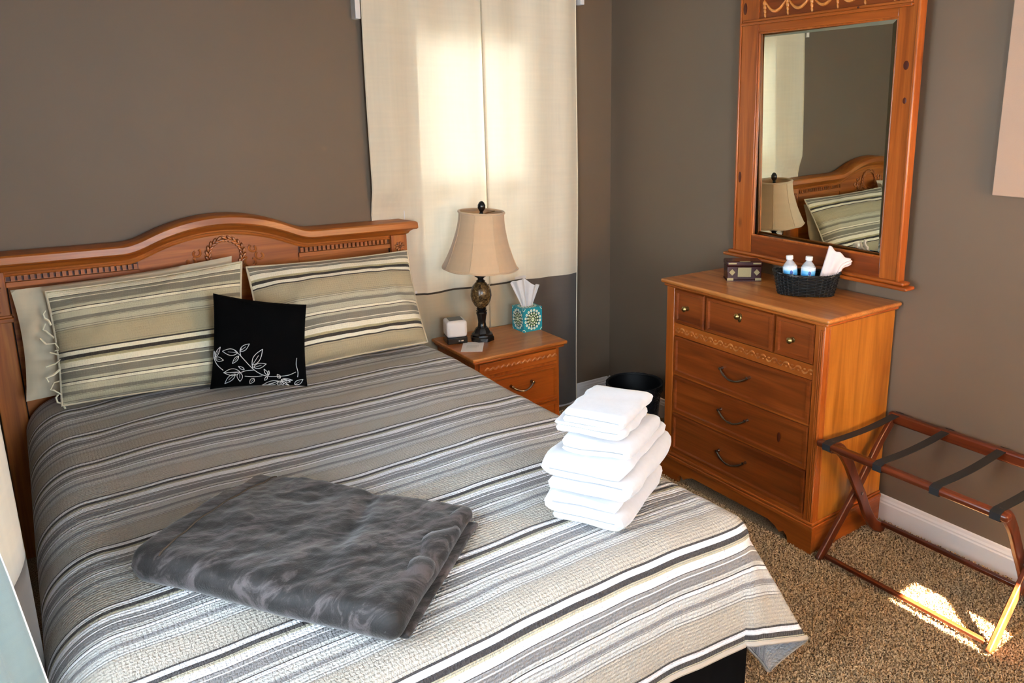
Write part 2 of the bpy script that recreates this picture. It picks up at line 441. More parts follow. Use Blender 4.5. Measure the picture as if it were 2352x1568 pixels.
W1 = (-1.262, -.555, .84, 2.13); W2 = (-2.95, -1.92, .76, 2.02); W_FILL = (-2.70, -1.75, .85, 2.10); W3 = (-1.02, -.02, 1.135, 2.22)  # the near wall's left opening is an unseen window added for fill light
fb = lambda a, d, z: Vector((a, d, z)); fl = lambda a, d, z: Vector((RX0-d, a, z)); fnr = lambda a, d, z: Vector((a, RY0-d, z))
wall_with_holes('wall_back', fb, RX0-WT, RX1+WT, W1)
wall_with_holes('wall_left', fl, RY0, RY1, W2)
wall_with_holes('wall_near', fnr, RX0-WT, RX1+WT, W_FILL, W3)
structure('wall_right', B().box(0, WT, RY0, RY1, 0, RH), M['wall'], smooth=0)
BBP = [(0, 0), (.016, 0), (.016, .080), (.013, .086), (.013, .092), (.008, .100), (.006, .110), (0, .114)]
def base(name, fn, a0, a1):
    b = B(); b.prism(BBP, fn, a0, a1); structure(name, b, M['trim'], smooth=0)
base('baseboard_back', lambda p, a: Vector((a, -p[0], p[1])), RX0, RX1-.016)
base('baseboard_right', lambda p, a: Vector((-p[0], a, p[1])), RY0, RY1)
base('baseboard_left', lambda p, a: Vector((RX0+p[0], a, p[1])), RY0, RY1)
base('baseboard_near', lambda p, a: Vector((a, RY0+p[0], p[1])), RX0+.016, RX1-.016)

def window(name, fn, h0, h1, z0, z1, casing=True):
    def bx(b, A0, A1, D0, D1, Z0, Z1):
        vs = [fn(a, d, z) for z in (Z0, Z1) for d in (D0, D1) for a in (A0, A1)]
        b.add(vs, [(0, 2, 3, 1), (4, 5, 7, 6), (0, 1, 5, 4), (2, 6, 7, 3), (0, 4, 6, 2), (1, 3, 7, 5)])
    fw = .03; b = B()
    for a in ((h0, h0+fw), (h1-fw, h1)): bx(b, a[0], a[1], .02, .12, z0, z1)
    for z in ((z0, z0+fw), (z1-fw, z1)): bx(b, h0+fw, h1-fw, .02, .12, *z)
    w_ = structure(name, b, M['trim'], smooth=0)
    zm = z0+(z1-z0)*.39
    RL = .034 if name == 'window_1' else .02; D0 = -.055 if name == 'window_1' else 0
    for nm, d, za, zb in (('upper_sash', .085+D0, zm-RL, z1-fw), ('lower_sash', .05+D0*.5, z0+fw, zm+RL)):
        b = B(); t = .035
        bx(b, h0+fw, h0+fw+t, d, d+.03, za, zb); bx(b, h1-fw-t, h1-fw, d, d+.03, za, zb)
        bx(b, h0+fw+t, h1-fw-t, d, d+.03, za, za+t); bx(b, h0+fw+t, h1-fw-t, d, d+.03, zb-t, zb)
        s = obj(nm, b, M['trim'], w_, smooth=0)
        g = B(); bx(g, h0+fw+t, h1-fw-t, d+.012, d+.016, za+t, zb-t); obj('pane', g, M['glass'], s, smooth=0)
    if name == 'window_1':
        g = B(); bx(g, h0+fw, h1-fw, .118, .119, z0+fw, zm); obj('added_dimming_sheet', g, M['dimmer'], w_, smooth=0)  # sheet added to dim daylight through the lower half
    if casing:
        b = B(); c = .05
        bx(b, h0-c, h0, -.014, 0, z0-.02, z1+c); bx(b, h1, h1+c, -.014, 0, z0-.02, z1+c)
        bx(b, h0, h1, -.014, 0, z1, z1+c); bx(b, h0-c, h1+c, -.03, .02, z0-.02, z0)
        obj('casing', b, M['trim'], w_, smooth=0, bevel=.003)
window('window_1', fb, *W1); window('window_2', fl, *W2); window('window_3', fnr, *W3); window('added_fill_window', fnr, *W_FILL)

# unseen slab added outside the fill window: keeps the low sun off the bed
structure('added_sun_shield', B().box(-3.4, -1.25, RY0-WT-1.75, RY0-WT-.002, 2.22, 2.30), M['trim'], smooth=0)

# ------------------------------------------------------------------ curtains
def fold(x):   # depth of the back curtain from the wall
    return .045+.012*math.sin(x*13+.6)+.007*math.sin(x*31)+.010*sm(-1.235, -1.222, x)-.014*sm(-1.20, -1.0, x)
rod = thing('curtain_rod', 'thin white rod above the cream curtains on the headboard wall', 'curtain rod', (-.87, -.05, 2.36))
obj('rod', B().tube([(-1.50, -.05, 2.36), (-.24, -.05, 2.36)], .009, 12), M['trim'], rod)
obj('bracket', B().box(-1.508, -1.484, -.055, 0, 2.135, 2.37), M['trim'], rod, bevel=.003)
obj('bracket', B().box(-.256, -.232, -.055, 0, 2.30, 2.37), M['trim'], rod, bevel=.003)
def curtain(name, label, x0, x1, zb, parts, dy=0.0, zt=2.37):
    t = thing('curtain', label, 'curtain', ((x0+x1)/2, -.05, zb))
    def f(x, z):
        y = -fold(x)-dy-.004*math.sin(z*2.3+x*5)*sm(2.4, 1.2, z); k = sm(-1.22, -1.33, x)*sm(1.38, 1.24, z)      # pressed flat behind the headboard
        return Vector((x+.004*math.sin(z*3+x*9), y*(1-k)-.007*k, z))
    n = max(8, int((x1-x0)/.012))
    obj('drape', B().grid(lambda u, v: f(x0+(x1-x0)*u, zb+(zt-zb)*v), n, 40), M['curtain'], t, smooth=80, recalc=False)
    for xa, xb, mt, lab in parts:
        nn = max(6, int((xb-xa)/.012))
        obj('hem_band', B().grid(lambda u, v: f(xa+(xb-xa)*u, .03+(zb-.03)*v), nn, 20), M[mt], t, smooth=80, recalc=False, label=lab)
    return t, f
tl, fL = curtain('curtain_panel', 'left cream curtain panel behind the headboard end and bedside lamp', -1.472, -.848, .822,
                 [(-1.472, -.848, 'curtband', 'cream lower band below a dark seam')])
tr, fR = curtain('curtain_panel', 'right cream curtain panel with grey bottom, behind the tissue box', -.866, -.280, .818,
                 [(-.866, -.64, 'curtband', 'cream lower band'), (-.64, -.280, 'curtgrey', 'dark grey lower band')], dy=.006)
obj('seam', B().tube([fL(-1.472+.624*i/50, .822)+Vector((0, -.003, 0)) for i in range(51)], .0048, 6), M['seam'], tl)
obj('seam', B().tube([fR(-.866+.24*i/20, .820)+Vector((0, -.003, 0)) for i in range(21)], .0048, 6), M['seam'], tr)
obj('side_hem', B().tube([fL(-1.472, .03+2.3*i/40)+Vector((0, -.001, 0)) for i in range(41)], .0035, 6), M['curtain'], tl)
obj('folded_return', B().grid(lambda u, v: fL(-1.470+.248*u, .824+1.5*v)+Vector((0, .004, 0)), 20, 30), M['curtain'], tl, smooth=80, recalc=False)
obj('side_hem', B().tube([fR(-.866, .03+2.3*i/40)+Vector((.001, -.002, 0)) for i in range(41)], .0028, 6), M['curtband'], tr)
obj('side_hem', B().tube([fR(-.280, .03+2.3*i/40)+Vector((0, -.001, 0)) for i in range(41)], .0035, 6), M['curtain'], tr)
# left wall curtains (far panel with grey band, near panel, sheer)
def lcurtain(name, label, y0, y1, mats, amp=.03, off=.085, zt=2.37):
    t = thing('curtain', label, 'curtain', (RX0+.08, (y0+y1)/2, 0))
    def f(y, z): return Vector((RX0+off+amp*math.cos((y-y1)*9)+.004*math.sin(z*3), y, z))
    n = int(abs(y1-y0)/.012)
    for nm, za, zb, mt in (('drape', .81, zt, mats[0]), ('hem_band', .03, .81, mats[1])):
        obj(nm, B().grid(lambda u, v: f(y0+(y1-y0)*u, za+(zb-za)*v), n, 24), M[mt], t, smooth=80, recalc=False, solid=.002)
    return t
lcurtain('curtain_panel', 'cream curtain with grey bottom band hanging at the bed\'s left side', -1.92, -1.70, ('curtain', 'curtgrey'), amp=.030, off=.118)
lcurtain('curtain_panel', 'cream curtain on the left wall nearest the camera, outside the frame', -3.42, -3.26, ('curtain', 'curtgrey'), amp=.03, off=.05)
sh = thing('sheer_curtain', 'bluish white backlit sheer at the bottom left corner', 'curtain', (-2.95, -2.25, .72))
def shf(u, v):
    z = .74+(2.36-.74)*v; xe = -2.918-(z-1.04)*.118
    k = sm(1.0, 1.9, z)
    return Vector((xe*(1-k)+(-3.0)*k-.10*u*(1-.5*v)+.008*math.sin(u*20), -2.20-.22*u, z))
obj('drape', B().grid(shf, 30, 40), M['sheer'], sh, smooth=80, recalc=False)
obj('side_hem', B().tube([shf(0, i/40) for i in range(41)], .0035, 6), M['whitepl'], sh)
rod2 = thing('curtain_rod', 'white rod on the left wall above the window, out of view', 'curtain rod', (RX0+.08, -2.6, 2.38))
obj('rod', B().tube([(RX0+.08, -3.45, 2.38), (RX0+.08, -1.66, 2.38)], .009, 10), M['trim'], rod2)
for yy in (-3.4, -1.68): obj('bracket', B().box(RX0, RX0+.085, yy-.01, yy+.01, 2.36, 2.39), M['trim'], rod2)
# near wall: blind added unseen to trim the sun patch; curtains parted a hand's width
bl = thing('added_sun_blind', 'cream blind added behind the camera to trim the sun patch', 'blind', (-.52, RY0+.03, 1.5))
BLZ = 1.462; SL0, SL1 = -.115, .05
obj('blind_sheet', B().box(-1.06, -.012, RY0+.030, RY0+.033, BLZ, 2.26), M['blind'], bl, smooth=0)
obj('bottom_bar', B().box(-1.06, -.012, RY0+.024, RY0+.038, BLZ-.02, BLZ), M['trim'], bl)
obj('roller', B().tube([(-1.07, RY0+.035, 2.28), (-.012, RY0+.035, 2.28)], .02, 14), M['trim'], bl)

for xa, xb, lb in ((-1.12, -.550, 'cream curtain on the wall behind the camera, left of a narrow gap'), (-.385, -.012, 'cream curtain on the wall behind the camera, right of a narrow gap')):
    t = thing('curtain', lb, 'curtain', ((xa+xb)/2, RY0+.09, .03))
    obj('drape', B().grid(lambda u, v: Vector((xa+(xb-xa)*u, RY0+.09+.018*math.sin(u*(xb-xa)*55), .03+2.3*v)), int((xb-xa)/.012), 20), M['sunlit'], t, smooth=80, recalc=False)
rod3 = thing('curtain_rod', 'white rod on the wall behind the camera, out of view', 'curtain rod', (-.56, RY0+.09, 2.35))
obj('rod', B().tube([(-1.15, RY0+.09, 2.35), (-.005, RY0+.09, 2.35)], .009, 10), M['trim'], rod3)
obj('bracket', B().box(-1.13, -1.11, RY0, RY0+.1, 2.34, 2.36), M['trim'], rod3)

# ------------------------------------------------------------------ bed
HX = -2.155
def hz(u):
    a = abs(u)
    if a < .27: return .090-.9*a*a*.93
    if a < .37:
        t = (a-.27)/.10; z0 = .090-.837*.0729; m0 = -2*.837*.27*.10
        return (2*t**3-3*t*t+1)*z0+(t**3-2*t*t+t)*m0
    return 0.0
bed = thing('bed', 'queen bed with an arched carved oak headboard against the taupe wall', 'bed', (-2.12, -1.2, 0))
ZT = 1.212
b = B()
us = [-.80+1.6*i/80 for i in range(81)]
for i in range(80):
    u0, u1 = us[i], us[i+1]; za, zb = ZT-.07+hz(u0), ZT-.07+hz(u1)
    vs = [(HX+u0, -.055, .35), (HX+u1, -.055, .35), (HX+u1, -.055, zb), (HX+u0, -.055, za), (HX+u0, -.02, .35), (HX+u1, -.02, .35), (HX+u1, -.02, zb), (HX+u0, -.02, za)]
    b.add(vs, [(0, 1, 2, 3), (5, 4, 7, 6), (3, 2, 6, 7), (1, 0, 4, 5)])
hb = obj('headboard', b, M['oak_x'], bed, merge=.0001, label='honey oak headboard with raised arch, dentil rows and carved wreath')
# crown rail
prof = [(-.012, .000), (-.075, .000), (-.118, -.006), (-.126, -.014), (-.128, -.048), (-.122, -.056), (-.108, -.060), (-.092, -.072), (-.082, -.090), (-.072, -.096), (-.070, -.106), (-.030, -.106), (-.012, -.106)]
def crown(i, j):
    y, dz = prof[j]; ext = max(0, (-y-.06))*.75
    u = -1+2*i/120; uu = u*(.815+ext)
    return Vector((HX+uu, y, ZT+hz(uu)+dz*.72))
b = B(); vs = [crown(i, j) for i in range(121) for j in range(len(prof))]; m = len(prof)
fs = [(i*m+j, i*m+(j+1) % m, (i+1)*m+(j+1) % m, (i+1)*m+j) for i in range(120) for j in range(m)]
fs += [tuple(range(m)), tuple(reversed([120*m+j for j in range(m)]))]
b.add(vs, fs); obj('crown_rail', b, M['oak_x'], hb, smooth=30)
# inner bead under the arch
b = B().tube([(HX+u*.01, -.062, ZT-.084+hz(u*.01)) for u in range(-78, 79, 2)], .007, 6); obj('bead', b, M['oak_x'], hb)
for s in (-1, 1):
    xa, xb = HX+s*.742, HX+s*.822
    x0, x1 = min(xa, xb), max(xa, xb)
    b = B().box(x0, x1, -.085, -.015, .0, ZT-.068)
    p = obj('post', b, M['oak_z'], hb, bevel=.003)
    obj('post_moulding', B().box(x0-.008, x1+.008, -.095, -.012, .955, .972).box(x0-.004, x1+.004, -.090, -.012, .972, .982), M['oak_x'], hb, bevel=.003)
    # rosette and drop carved on the post
    b = B(); cx = (x0+x1)/2
    for k in range(9):
        a = 2*PI*k/9; d = Vector((math.cos(a), 0, math.sin(a)))
        b.ell(Vector((cx, -.088, ZT-.125))+d*.015, d*.012, Vector((-d.z, 0, d.x))*.006, -Y*.009, 6, 4)
    b.ell((cx, -.090, ZT-.125), X*.006, Z*.006, -Y*.006)
    for k in range(5):
        zz = ZT-.155-.016*k
        for q in (-1, 1): b.ell((cx+q*.006, -.087, zz), Vector((q*.008, 0, .006)), Vector((-.003, 0, .004*q)), -Y*.004, 6, 4)
    obj('rosette', b, M['carve'], hb)
    # dentil row
    for k in range(21):
        xd = HX+s*(.325+.0197*k)
        obj('dentil', B().box(xd-.0062, xd+.0062, -.076, -.054, ZT-.107, ZT-.086), M['oak_x'], hb, smooth=0)
    obj('dentil_shadow_strip', B().box(min(HX+s*.314, HX+s*.740), max(HX+s*.314, HX+s*.740), -.0565, -.054, ZT-.108, ZT-.082), M['recess_shade'], hb, smooth=0)
    b = B().box(min(HX+s*.312, HX+s*.742), max(HX+s*.312, HX+s*.742), -.072, -.054, ZT-.130, ZT-.110)
    obj('dentil_fillet', b, M['oak_x'], hb, bevel=.0015)
    b = B().box(min(HX+s*.312, HX+s*.316), max(HX+s*.312, HX+s*.316), -.058, -.054, .5, ZT-.11)
    obj('panel_edge', b, M['oak_z'], hb, smooth=0)
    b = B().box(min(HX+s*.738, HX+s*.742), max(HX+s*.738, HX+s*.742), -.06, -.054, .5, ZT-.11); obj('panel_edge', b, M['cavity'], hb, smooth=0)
    bo = B().lathe([(.0, 0), (.006, 0), (.006, .008), (.010, .012), (.008, .02), (0, .022)], n=12)
    bo.v = [Vector((x1+p.z if s > 0 else x0-p.z, -.05+p.x, 1.008+p.y)) for p in bo.v]; obj('finial_bolt', bo, M['dkmetal'], hb)
# wreath
b = B(); cx, cz = HX+.012, 1.126
for ring, (R0, k0) in enumerate(((.062, 0), (.073, .5))):
    for k in range(22):
        a = 2*PI*(k+k0)/22
        if abs(a-PI*1.5) < .2: continue
        d = Vector((math.cos(a), 0, math.sin(a))); tng = Vector((-d.z, 0, d.x))*(1 if d.x > 0 else -1)
        w1 = (tng+d*(.5 if ring else -.4)).normalized()
        b.ell(Vector((cx, -.059, cz))+d*R0, w1*.017, Vector((-w1.z, 0, w1.x))*.0064, -Y*.010, 6, 4)
for s in (-1, 1):
    for q, (r0, ox, oz) in enumerate(((.028, .100, -.010), (.020, .138, .012), (.018, .112, .046))):
        pts = []
        for k in range(18):
            a = k/17*5.2; rr = r0*(1-.5*k/17)
            pts.append((cx+s*(ox+rr*math.cos(a+2.2)), -.058, cz-.03+oz+rr*math.sin(a+2.2)))
        b.tube(pts, .0055, 6)
    b.tube([(cx+s*.03, -.058, cz-.055), (cx+s*.07, -.058, cz-.07), (cx+s*.11, -.058, cz-.06), (cx+s*.15, -.058, cz-.075)], [.008, .007, .007, .003], 6)
b.ell((cx, -.06, cz-.06), X*.016, Z*.012, -Y*.012)
obj('wreath_carving', b, M['carve'], hb)
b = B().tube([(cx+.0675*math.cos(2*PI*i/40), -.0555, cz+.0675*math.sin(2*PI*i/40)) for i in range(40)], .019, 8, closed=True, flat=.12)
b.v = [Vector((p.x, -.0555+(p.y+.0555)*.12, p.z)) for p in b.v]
obj('wreath_shade_ring', b, M['recess_shade'], hb, label='dark ring painted as shade behind the wreath')  # recess shade put into the colour so the carving stands out
BX0, BX1, BY0, BY1, BZ = -2.875, -1.385, -.10, -2.335, .655
b = B().box(BX0+.05, BX1-.01, BY1+.02, BY0, .33, BZ-.02); obj('mattress', b, M['matt'], bed, bevel=.11, seg=5)
b = B().box(BX0+.01, BX1-.01, BY1+.01, BY0, .13, .33); obj('box_spring', b, M['matt'], bed, bevel=.02)
for x in (BX0+.15, BX1-.15):
    for y in (-.35, -2.1): obj('leg', B().lathe([(.02, 0), (.025, .13)], (x, y, 0), 12), M['blackpl'], bed)
b = B()
for x in (BX0+.03, BX1-.03): b.box(x-.02, x+.02, BY1+.02, BY0+.02, .115, .13)
for y in (BY1+.05, -1.2, -.3): b.box(BX0+.05, BX1-.05, y-.02, y+.02, .115, .13)
obj('bed_frame', b, M['blackpl'], bed)

# bed skirt
def skpath(n):
    pts = []; x0, x1, y1, y0 = BX0-.006, BX1+.040, BY1-.016, BY0
    L1 = y0-y1; L2 = x1-x0; tot = 2*L1+L2
    for i in range(n+1):
        d = tot*i/n
        if d < L1: p = (x1, y0-d, 1, 0)
        elif d < L1+L2: p = (x1-(d-L1), y1, 0, -1)
        else: p = (x0, y1+(d-L1-L2), -1, 0)
        pts.append(p+(d,))
    return pts
sp = skpath(700)
def skf(u, v):
    p = sp[int(round(u*700))]; r = .007+.008*math.sin(p[4]*52)+.004*math.sin(p[4]*91+1)
    r *= (1-v)*.9+.1
    return Vector((p[0]+p[2]*r, p[1]+p[3]*r, .012+(.345-.012)*v))
tag(obj('bed_skirt', B().grid(skf, 700, 6), M['skirt'], smooth=80, recalc=False), 'black gathered bed skirt hanging under the striped quilt', 'bed skirt')

# quilt
QZ, R = .668, .075
QX0, QX1, QYE = -2.770, -1.405, -2.292     # flat top limits
DF, DS, T0 = .385, .47, .12
RR = R
def roll(d, R=None):      # horizontal out, down for overhang distance d
    R = R or RR
    arc = R*PI/2
    if d < arc: a = d/R; return R*math.sin(a), R*(1-math.cos(a)), 0.0
    return R, R+(d-arc), d-arc
def qpos(p, t):   # p: signed x param, t: length param
    sx = 0; px = 0
    if p > QX1: sx, px = 1, p-QX1
    elif p < QX0: sx, px = -1, QX0-p
    q = max(0, t+QYE)     # t - |QYE|
    x = min(max(p, QX0), QX1); y = max(-t, QYE)
    z = QZ+.006*math.sin(x*5.1+t*2.2)+.005*math.sin(t*7+x*2)-.012*sm(.30, 0, min(x-QX0, QX1-x))+nz((x, y, 0), 9, .004)
    if px == 0 and q == 0: return Vector((x, y, z))
    if px == 0:
        o, dn, v = roll(q); rip = .006*math.sin(x*9+.8)*min(1, v/.25)+.002*math.sin(x*31)*min(1, v/.2)+.02*min(1, v/.3)
        return Vector((x, y-o-rip, z-dn))
    if q == 0:
        o, dn, v = roll(px, .14 if sx < 0 else None); fl_ = min(1, v/.4)
        rip = (.012*math.sin(t*11+sx)+.006*math.sin(t*27))*fl_+(.035 if sx > 0 else .0)*fl_
        return Vector((x+sx*(o+rip), y, z-dn))
    r = math.hypot(px, q); phi = math.degrees(math.atan2(px, q))
    psi = math.radians(tab(phi, [(0, 3), (12, 11), (36, 31), (42, 29), (51, 12), (70, 8), (90, 5)]))
    al = math.radians(tab(phi, [(0, -90), (10, -66), (36, -36), (50, -12), (90, 0)]))
    o, dn, v = roll(r, R+(.14-R)*phi/90 if sx < 0 else None)
    out = o+v*math.sin(psi); dn = dn-v+v*math.cos(psi)
    rip = .012*math.sin(phi*.16)*min(1, v/.2)
    if sx < 0: out = o+v*math.sin(psi)*.35
    return Vector((x+sx*math.cos(al)*(out+rip), y+math.sin(al)*(out+rip), z-dn))
DSL = .58
ps = [QX0-DSL+DSL*i/44 for i in range(44)]+[QX0+(QX1-QX0)*i/90 for i in range(90)]+[QX1+DS*i/44 for i in range(45)]
ts = [T0+(-QYE-T0)*i/150 for i in range(150)]+[-QYE+DF*i/46 for i in range(47)]
vs = []; uvs = []
for t in ts:
    for p in ps: vs.append(qpos(p, t)); uvs.append((p, t))
n = len(ps); fs = [(j*n+i, (j+1)*n+i, (j+1)*n+i+1, j*n+i+1) for j in range(len(ts)-1) for i in range(n-1)]
qt = thing('quilt', 'striped grey, beige and white quilted bedspread draped over the bed', 'bedspread', (-2.12, -1.3, .1))
b = B(); b.add(vs, fs, uvs)
q = obj('bedspread', b, [M['quilt'], M['quiltback']], qt, smooth=85, recalc=False)
md = q.modifiers.new('thickness', 'SOLIDIFY'); md.thickness = .009; md.offset = -1; md.material_offset = 1; md.material_offset_rim = 0
b = B(); b.tube([qpos(p, ts[-1])+Vector((0, 0, -.003)) for p in ps], .0075, 8, flat=1.0)
obj('binding', b, M['binding'], qt)
b = B(); b.tube([qpos(ps[-1], t)+Vector((0, 0, -.003)) for t in ts], .0065, 8); obj('binding', b, M['binding'], qt)

# ------------------------------------------------------------------ pillows and cushion
def pillow_fn(c, tf, tb, pinch=.05, sag=.3, seed=0, wr=.006, pw=.55):
    BL, BR, TR, TL = [Vector(p) for p in c]
    nrm = ((BR-BL).cross(TL-BL)).normalized()
    if nrm.y > 0: nrm = -nrm
    W = ((BR-BL).length+(TR-TL).length)/2; H = ((TL-BL).length+(TR-BR).length)/2
    def f(u, v, side):
        su, sv = 2*u-1, 2*v-1
        uu = .5+.5*su*(1-pinch*(1-sv*sv)*abs(su)**2); vv = .5+.5*sv*(1-pinch*1.1*(1-su*su)*abs(sv)**2)
        p = BL*(1-uu)*(1-vv)+BR*uu*(1-vv)+TR*uu*vv+TL*(1-uu)*vv
        sh_ = (max(0, 1-abs(su)**2.6)*max(0, 1-abs(sv)**2.6))**pw*(1+sag*(.5-v))
        edge = max(abs(su), abs(sv))
        wk = noise.noise(Vector((u*W*14+seed, v*H*14, seed*3.1)))*wr*(.4+edge)+noise.noise(Vector((u*W*5+seed, v*H*30, 2)))*wr*.5*edge**3
        return p+nrm*(side*(tf if side > 0 else tb)*sh_+wk*sh_**.5*side)
    return f, W, H, nrm
def pillow(name, label, c, tf, tb, mat, cat='pillow', voff=0, group=None, nu=44, nv=34, parent=None, **k):
    f, W, H, nr = pillow_fn(c, tf, tb, **k)
    cc = sum((Vector(p) for p in c), Vector())/4; zb = min(p[2] for p in c)
    t = thing(name, label, cat, (cc.x, cc.y, zb), group)
    b = B(); uvf = lambda u, v: (u*W, voff+(1-v)*H)
    b.grid(lambda u, v: f(u, v, 1), nu, nv, uvf)
    b.grid(lambda u, v: f(u, v, -1), nu, nv, uvf)
    o = obj('cover', b, mat, t, smooth=80, merge=.00005)
    return t, f
ZP = .682
pillow('bed_pillow', 'plain ivory pillow behind the left striped sham, against the headboard',
       [(-2.892, -.22, ZP), (-2.15, -.22, ZP), (-2.135, -.135, 1.13), (-2.886, -.14, 1.085)], .055, .05, M['pillow'], seed=3, pinch=.04, wr=.012)
pillow('bed_pillow', 'plain ivory pillow behind the right striped sham, seen in the mirror',
       [(-2.10, -.22, ZP), (-1.40, -.22, ZP), (-1.39, -.15, 1.04), (-2.08, -.15, 1.04)], .05, .05, M['pillow'], seed=5, pinch=.04, wr=.012)
def sham(lab, c, mat, voff, seed):
    t, f = pillow('pillow_sham', lab, c, .100, .02, mat, voff=voff, seed=seed, pinch=.035, sag=.6, wr=.014)
    edge = [(i/40, 0) for i in range(41)]+[(1, i/30) for i in range(1, 31)]+[(1-i/40, 1) for i in range(1, 41)]+[(0, 1-i/30) for i in range(1, 30)]
    obj('piping', B().tube([f(u, v, 1) for u, v in edge], .0045, 6, closed=True), M['pillow'], t)
    return t
shl = sham('striped sham leaning on the headboard, left of the black cushion',
     [(-2.790, -.345, ZP), (-2.190, -.45, ZP), (-2.112, -.195, 1.112), (-2.785, -.215, 1.080)], M['shamL'], .03, 11)
# crumpled tie strings at the sham's left end
b = B()
for k in range(7):
    z0 = 1.02-.05*k; pts = [Vector((-2.795+.012*math.sin(k*2+j), -.26-.01*k-.006*j, z0-.012*j+.006*math.sin(j*3+k))) for j in range(5)]
    pts = [p+Vector((-.02*math.sin(j*1.1+k), 0, 0)) for j, p in enumerate(pts)]
    b.tube(pts, .005, 6, flat=.5)
obj('gathered_end', b, M['shamL'], shl)
sham('striped sham leaning on the headboard, right of the black cushion',
     [(-2.128, -.44, ZP), (-1.392, -.40, ZP), (-1.372, -.175, 1.078), (-2.098, -.205, 1.088)], M['shamR'], 0.0, 17)
CU = [(-2.334, -.510, .692), (-2.028, -.697, .692), (-1.965, -.550, .977), (-2.279, -.460, 1.050)]
CR = {'BL': (180, 1390), 'BR': (1430, 1330), 'TR': (1420, 330), 'TL': (222, 190)}
ct, cf = pillow('throw_cushion', 'small black square cushion with white embroidered leaves, between the shams', CU, .06, .05, M['black'],
                cat='cushion', seed=23, pinch=.05, sag=.1, wr=.003, pw=.5, nu=32, nv=32)
def inv(px, py):
    u, v = .5, .5
    for _ in range(12):
        def F(u, v):
            return [CR['BL'][k]*(1-u)*(1-v)+CR['BR'][k]*u*(1-v)+CR['TR'][k]*u*v+CR['TL'][k]*(1-u)*v for k in (0, 1)]
        f0 = F(u, v); fu = F(u+1e-4, v); fv = F(u, v+1e-4)
        a, c = (fu[0]-f0[0])/1e-4, (fu[1]-f0[1])/1e-4; b_, d = (fv[0]-f0[0])/1e-4, (fv[1]-f0[1])/1e-4
        det = a*d-b_*c; ex, ey = px-f0[0], py-f0[1]
        u += (d*ex-b_*ey)/det; v += (-c*ex+a*ey)/det
    return min(max(u, .01), .99), min(max(v, .01), .99)
def smooth_line(pts, n=10):
    out = []
    for i in range(len(pts)-1):
        p0 = pts[max(0, i-1)]; p1 = pts[i]; p2 = pts[i+1]; p3 = pts[min(len(pts)-1, i+2)]
        for k in range(n):
            t = k/n
            out.append(tuple(.5*((2*p1[j])+(-p0[j]+p2[j])*t+(2*p0[j]-5*p1[j]+4*p2[j]-p3[j])*t*t+(-p0[j]+3*p1[j]-3*p2[j]+p3[j])*t**3) for j in (0, 1)))
    return out+[pts[-1]]
M['thread'] = plain('white_embroidery_thread', (226, 226, 226), .6)
cn = Vector((-.35, -.93, .1)).normalized()
def stitch(bb, pts, r=.0013):
    bb.tube([cf(*inv(*p), 1)+cn*.0012 for p in pts], r, 5)
b = B()
for line in ([(560, 880), (640, 950), (740, 1060), (800, 1120), (880, 1175), (960, 1205), (1060, 1208), (1160, 1200), (1240, 1185), (1320, 1150)],
             [(400, 1165), (520, 1160), (620, 1160), (700, 1135), (800, 1125)], [(640, 950), (632, 890), (650, 860)], [(790, 1110), (780, 1050), (785, 1010)],
             [(680, 1208), (800, 1215), (900, 1200)], [(245, 985), (300, 1060), (400, 1135)], [(860, 1350), (960, 1330), (1080, 1275)], [(1340, 980), (1330, 1060), (1345, 1150), (1335, 1215)]):
    stitch(b, smooth_line(line, 6))
obj('embroidered_stem', b, M['thread'], ct, label='white stitched stems')
for bx_, by_, tx, ty, wd in ((600, 910, 390, 895, 80), (630, 890, 750, 800, 60), (785, 1060, 915, 865, 85), (800, 1090, 960, 1045, 62), (612, 950, 530, 1045, 42),
                            (620, 1150, 405, 1165, 90), (560, 1180, 400, 1315, 60), (620, 1160, 605, 1285, 70), (680, 1120, 605, 1080, 30), (790, 1240, 720, 1320, 48), (975, 1195, 930, 1110, 34),
                            (975, 1195, 990, 1130, 22), (960, 1215, 918, 1268, 26), (1120, 1230, 1090, 1178, 40), (1130, 1250, 1240, 1280, 40), (1120, 1270, 1060, 1345, 40), (1130, 1270, 1205, 1335, 26),
                            (1125, 1265, 1130, 1350, 26), (1150, 1240, 1270, 1255, 22), (270, 975, 355, 845, 46), (275, 990, 408, 1005, 56), (250, 1000, 245, 900, 30), (1280, 1315, 1395, 1245, 50), (1100, 1275, 860, 1350, 60)):
    d = Vector((tx-bx_, ty-by_)); L = d.length; e = Vector((-d.y, d.x))/L; b = B(); K = 14
    lp = [(bx_+d.x*s_+e.x*wd*.5*math.sin(PI*s_**.8), by_+d.y*s_+e.y*wd*.5*math.sin(PI*s_**.8)) for s_ in [k/K for k in range(K+1)]]
    rp = [(bx_+d.x*s_-e.x*wd*.5*math.sin(PI*s_**.8), by_+d.y*s_-e.y*wd*.5*math.sin(PI*s_**.8)) for s_ in [k/K for k in range(K+1)]]
    stitch(b, lp+list(reversed(rp)), .0012)
    if wd > 38: stitch(b, [(bx_+d.x*s_, by_+d.y*s_) for s_ in (.02, .2, .4, .62)], .0008)
    obj('embroidered_leaf', b, M['thread'], ct)

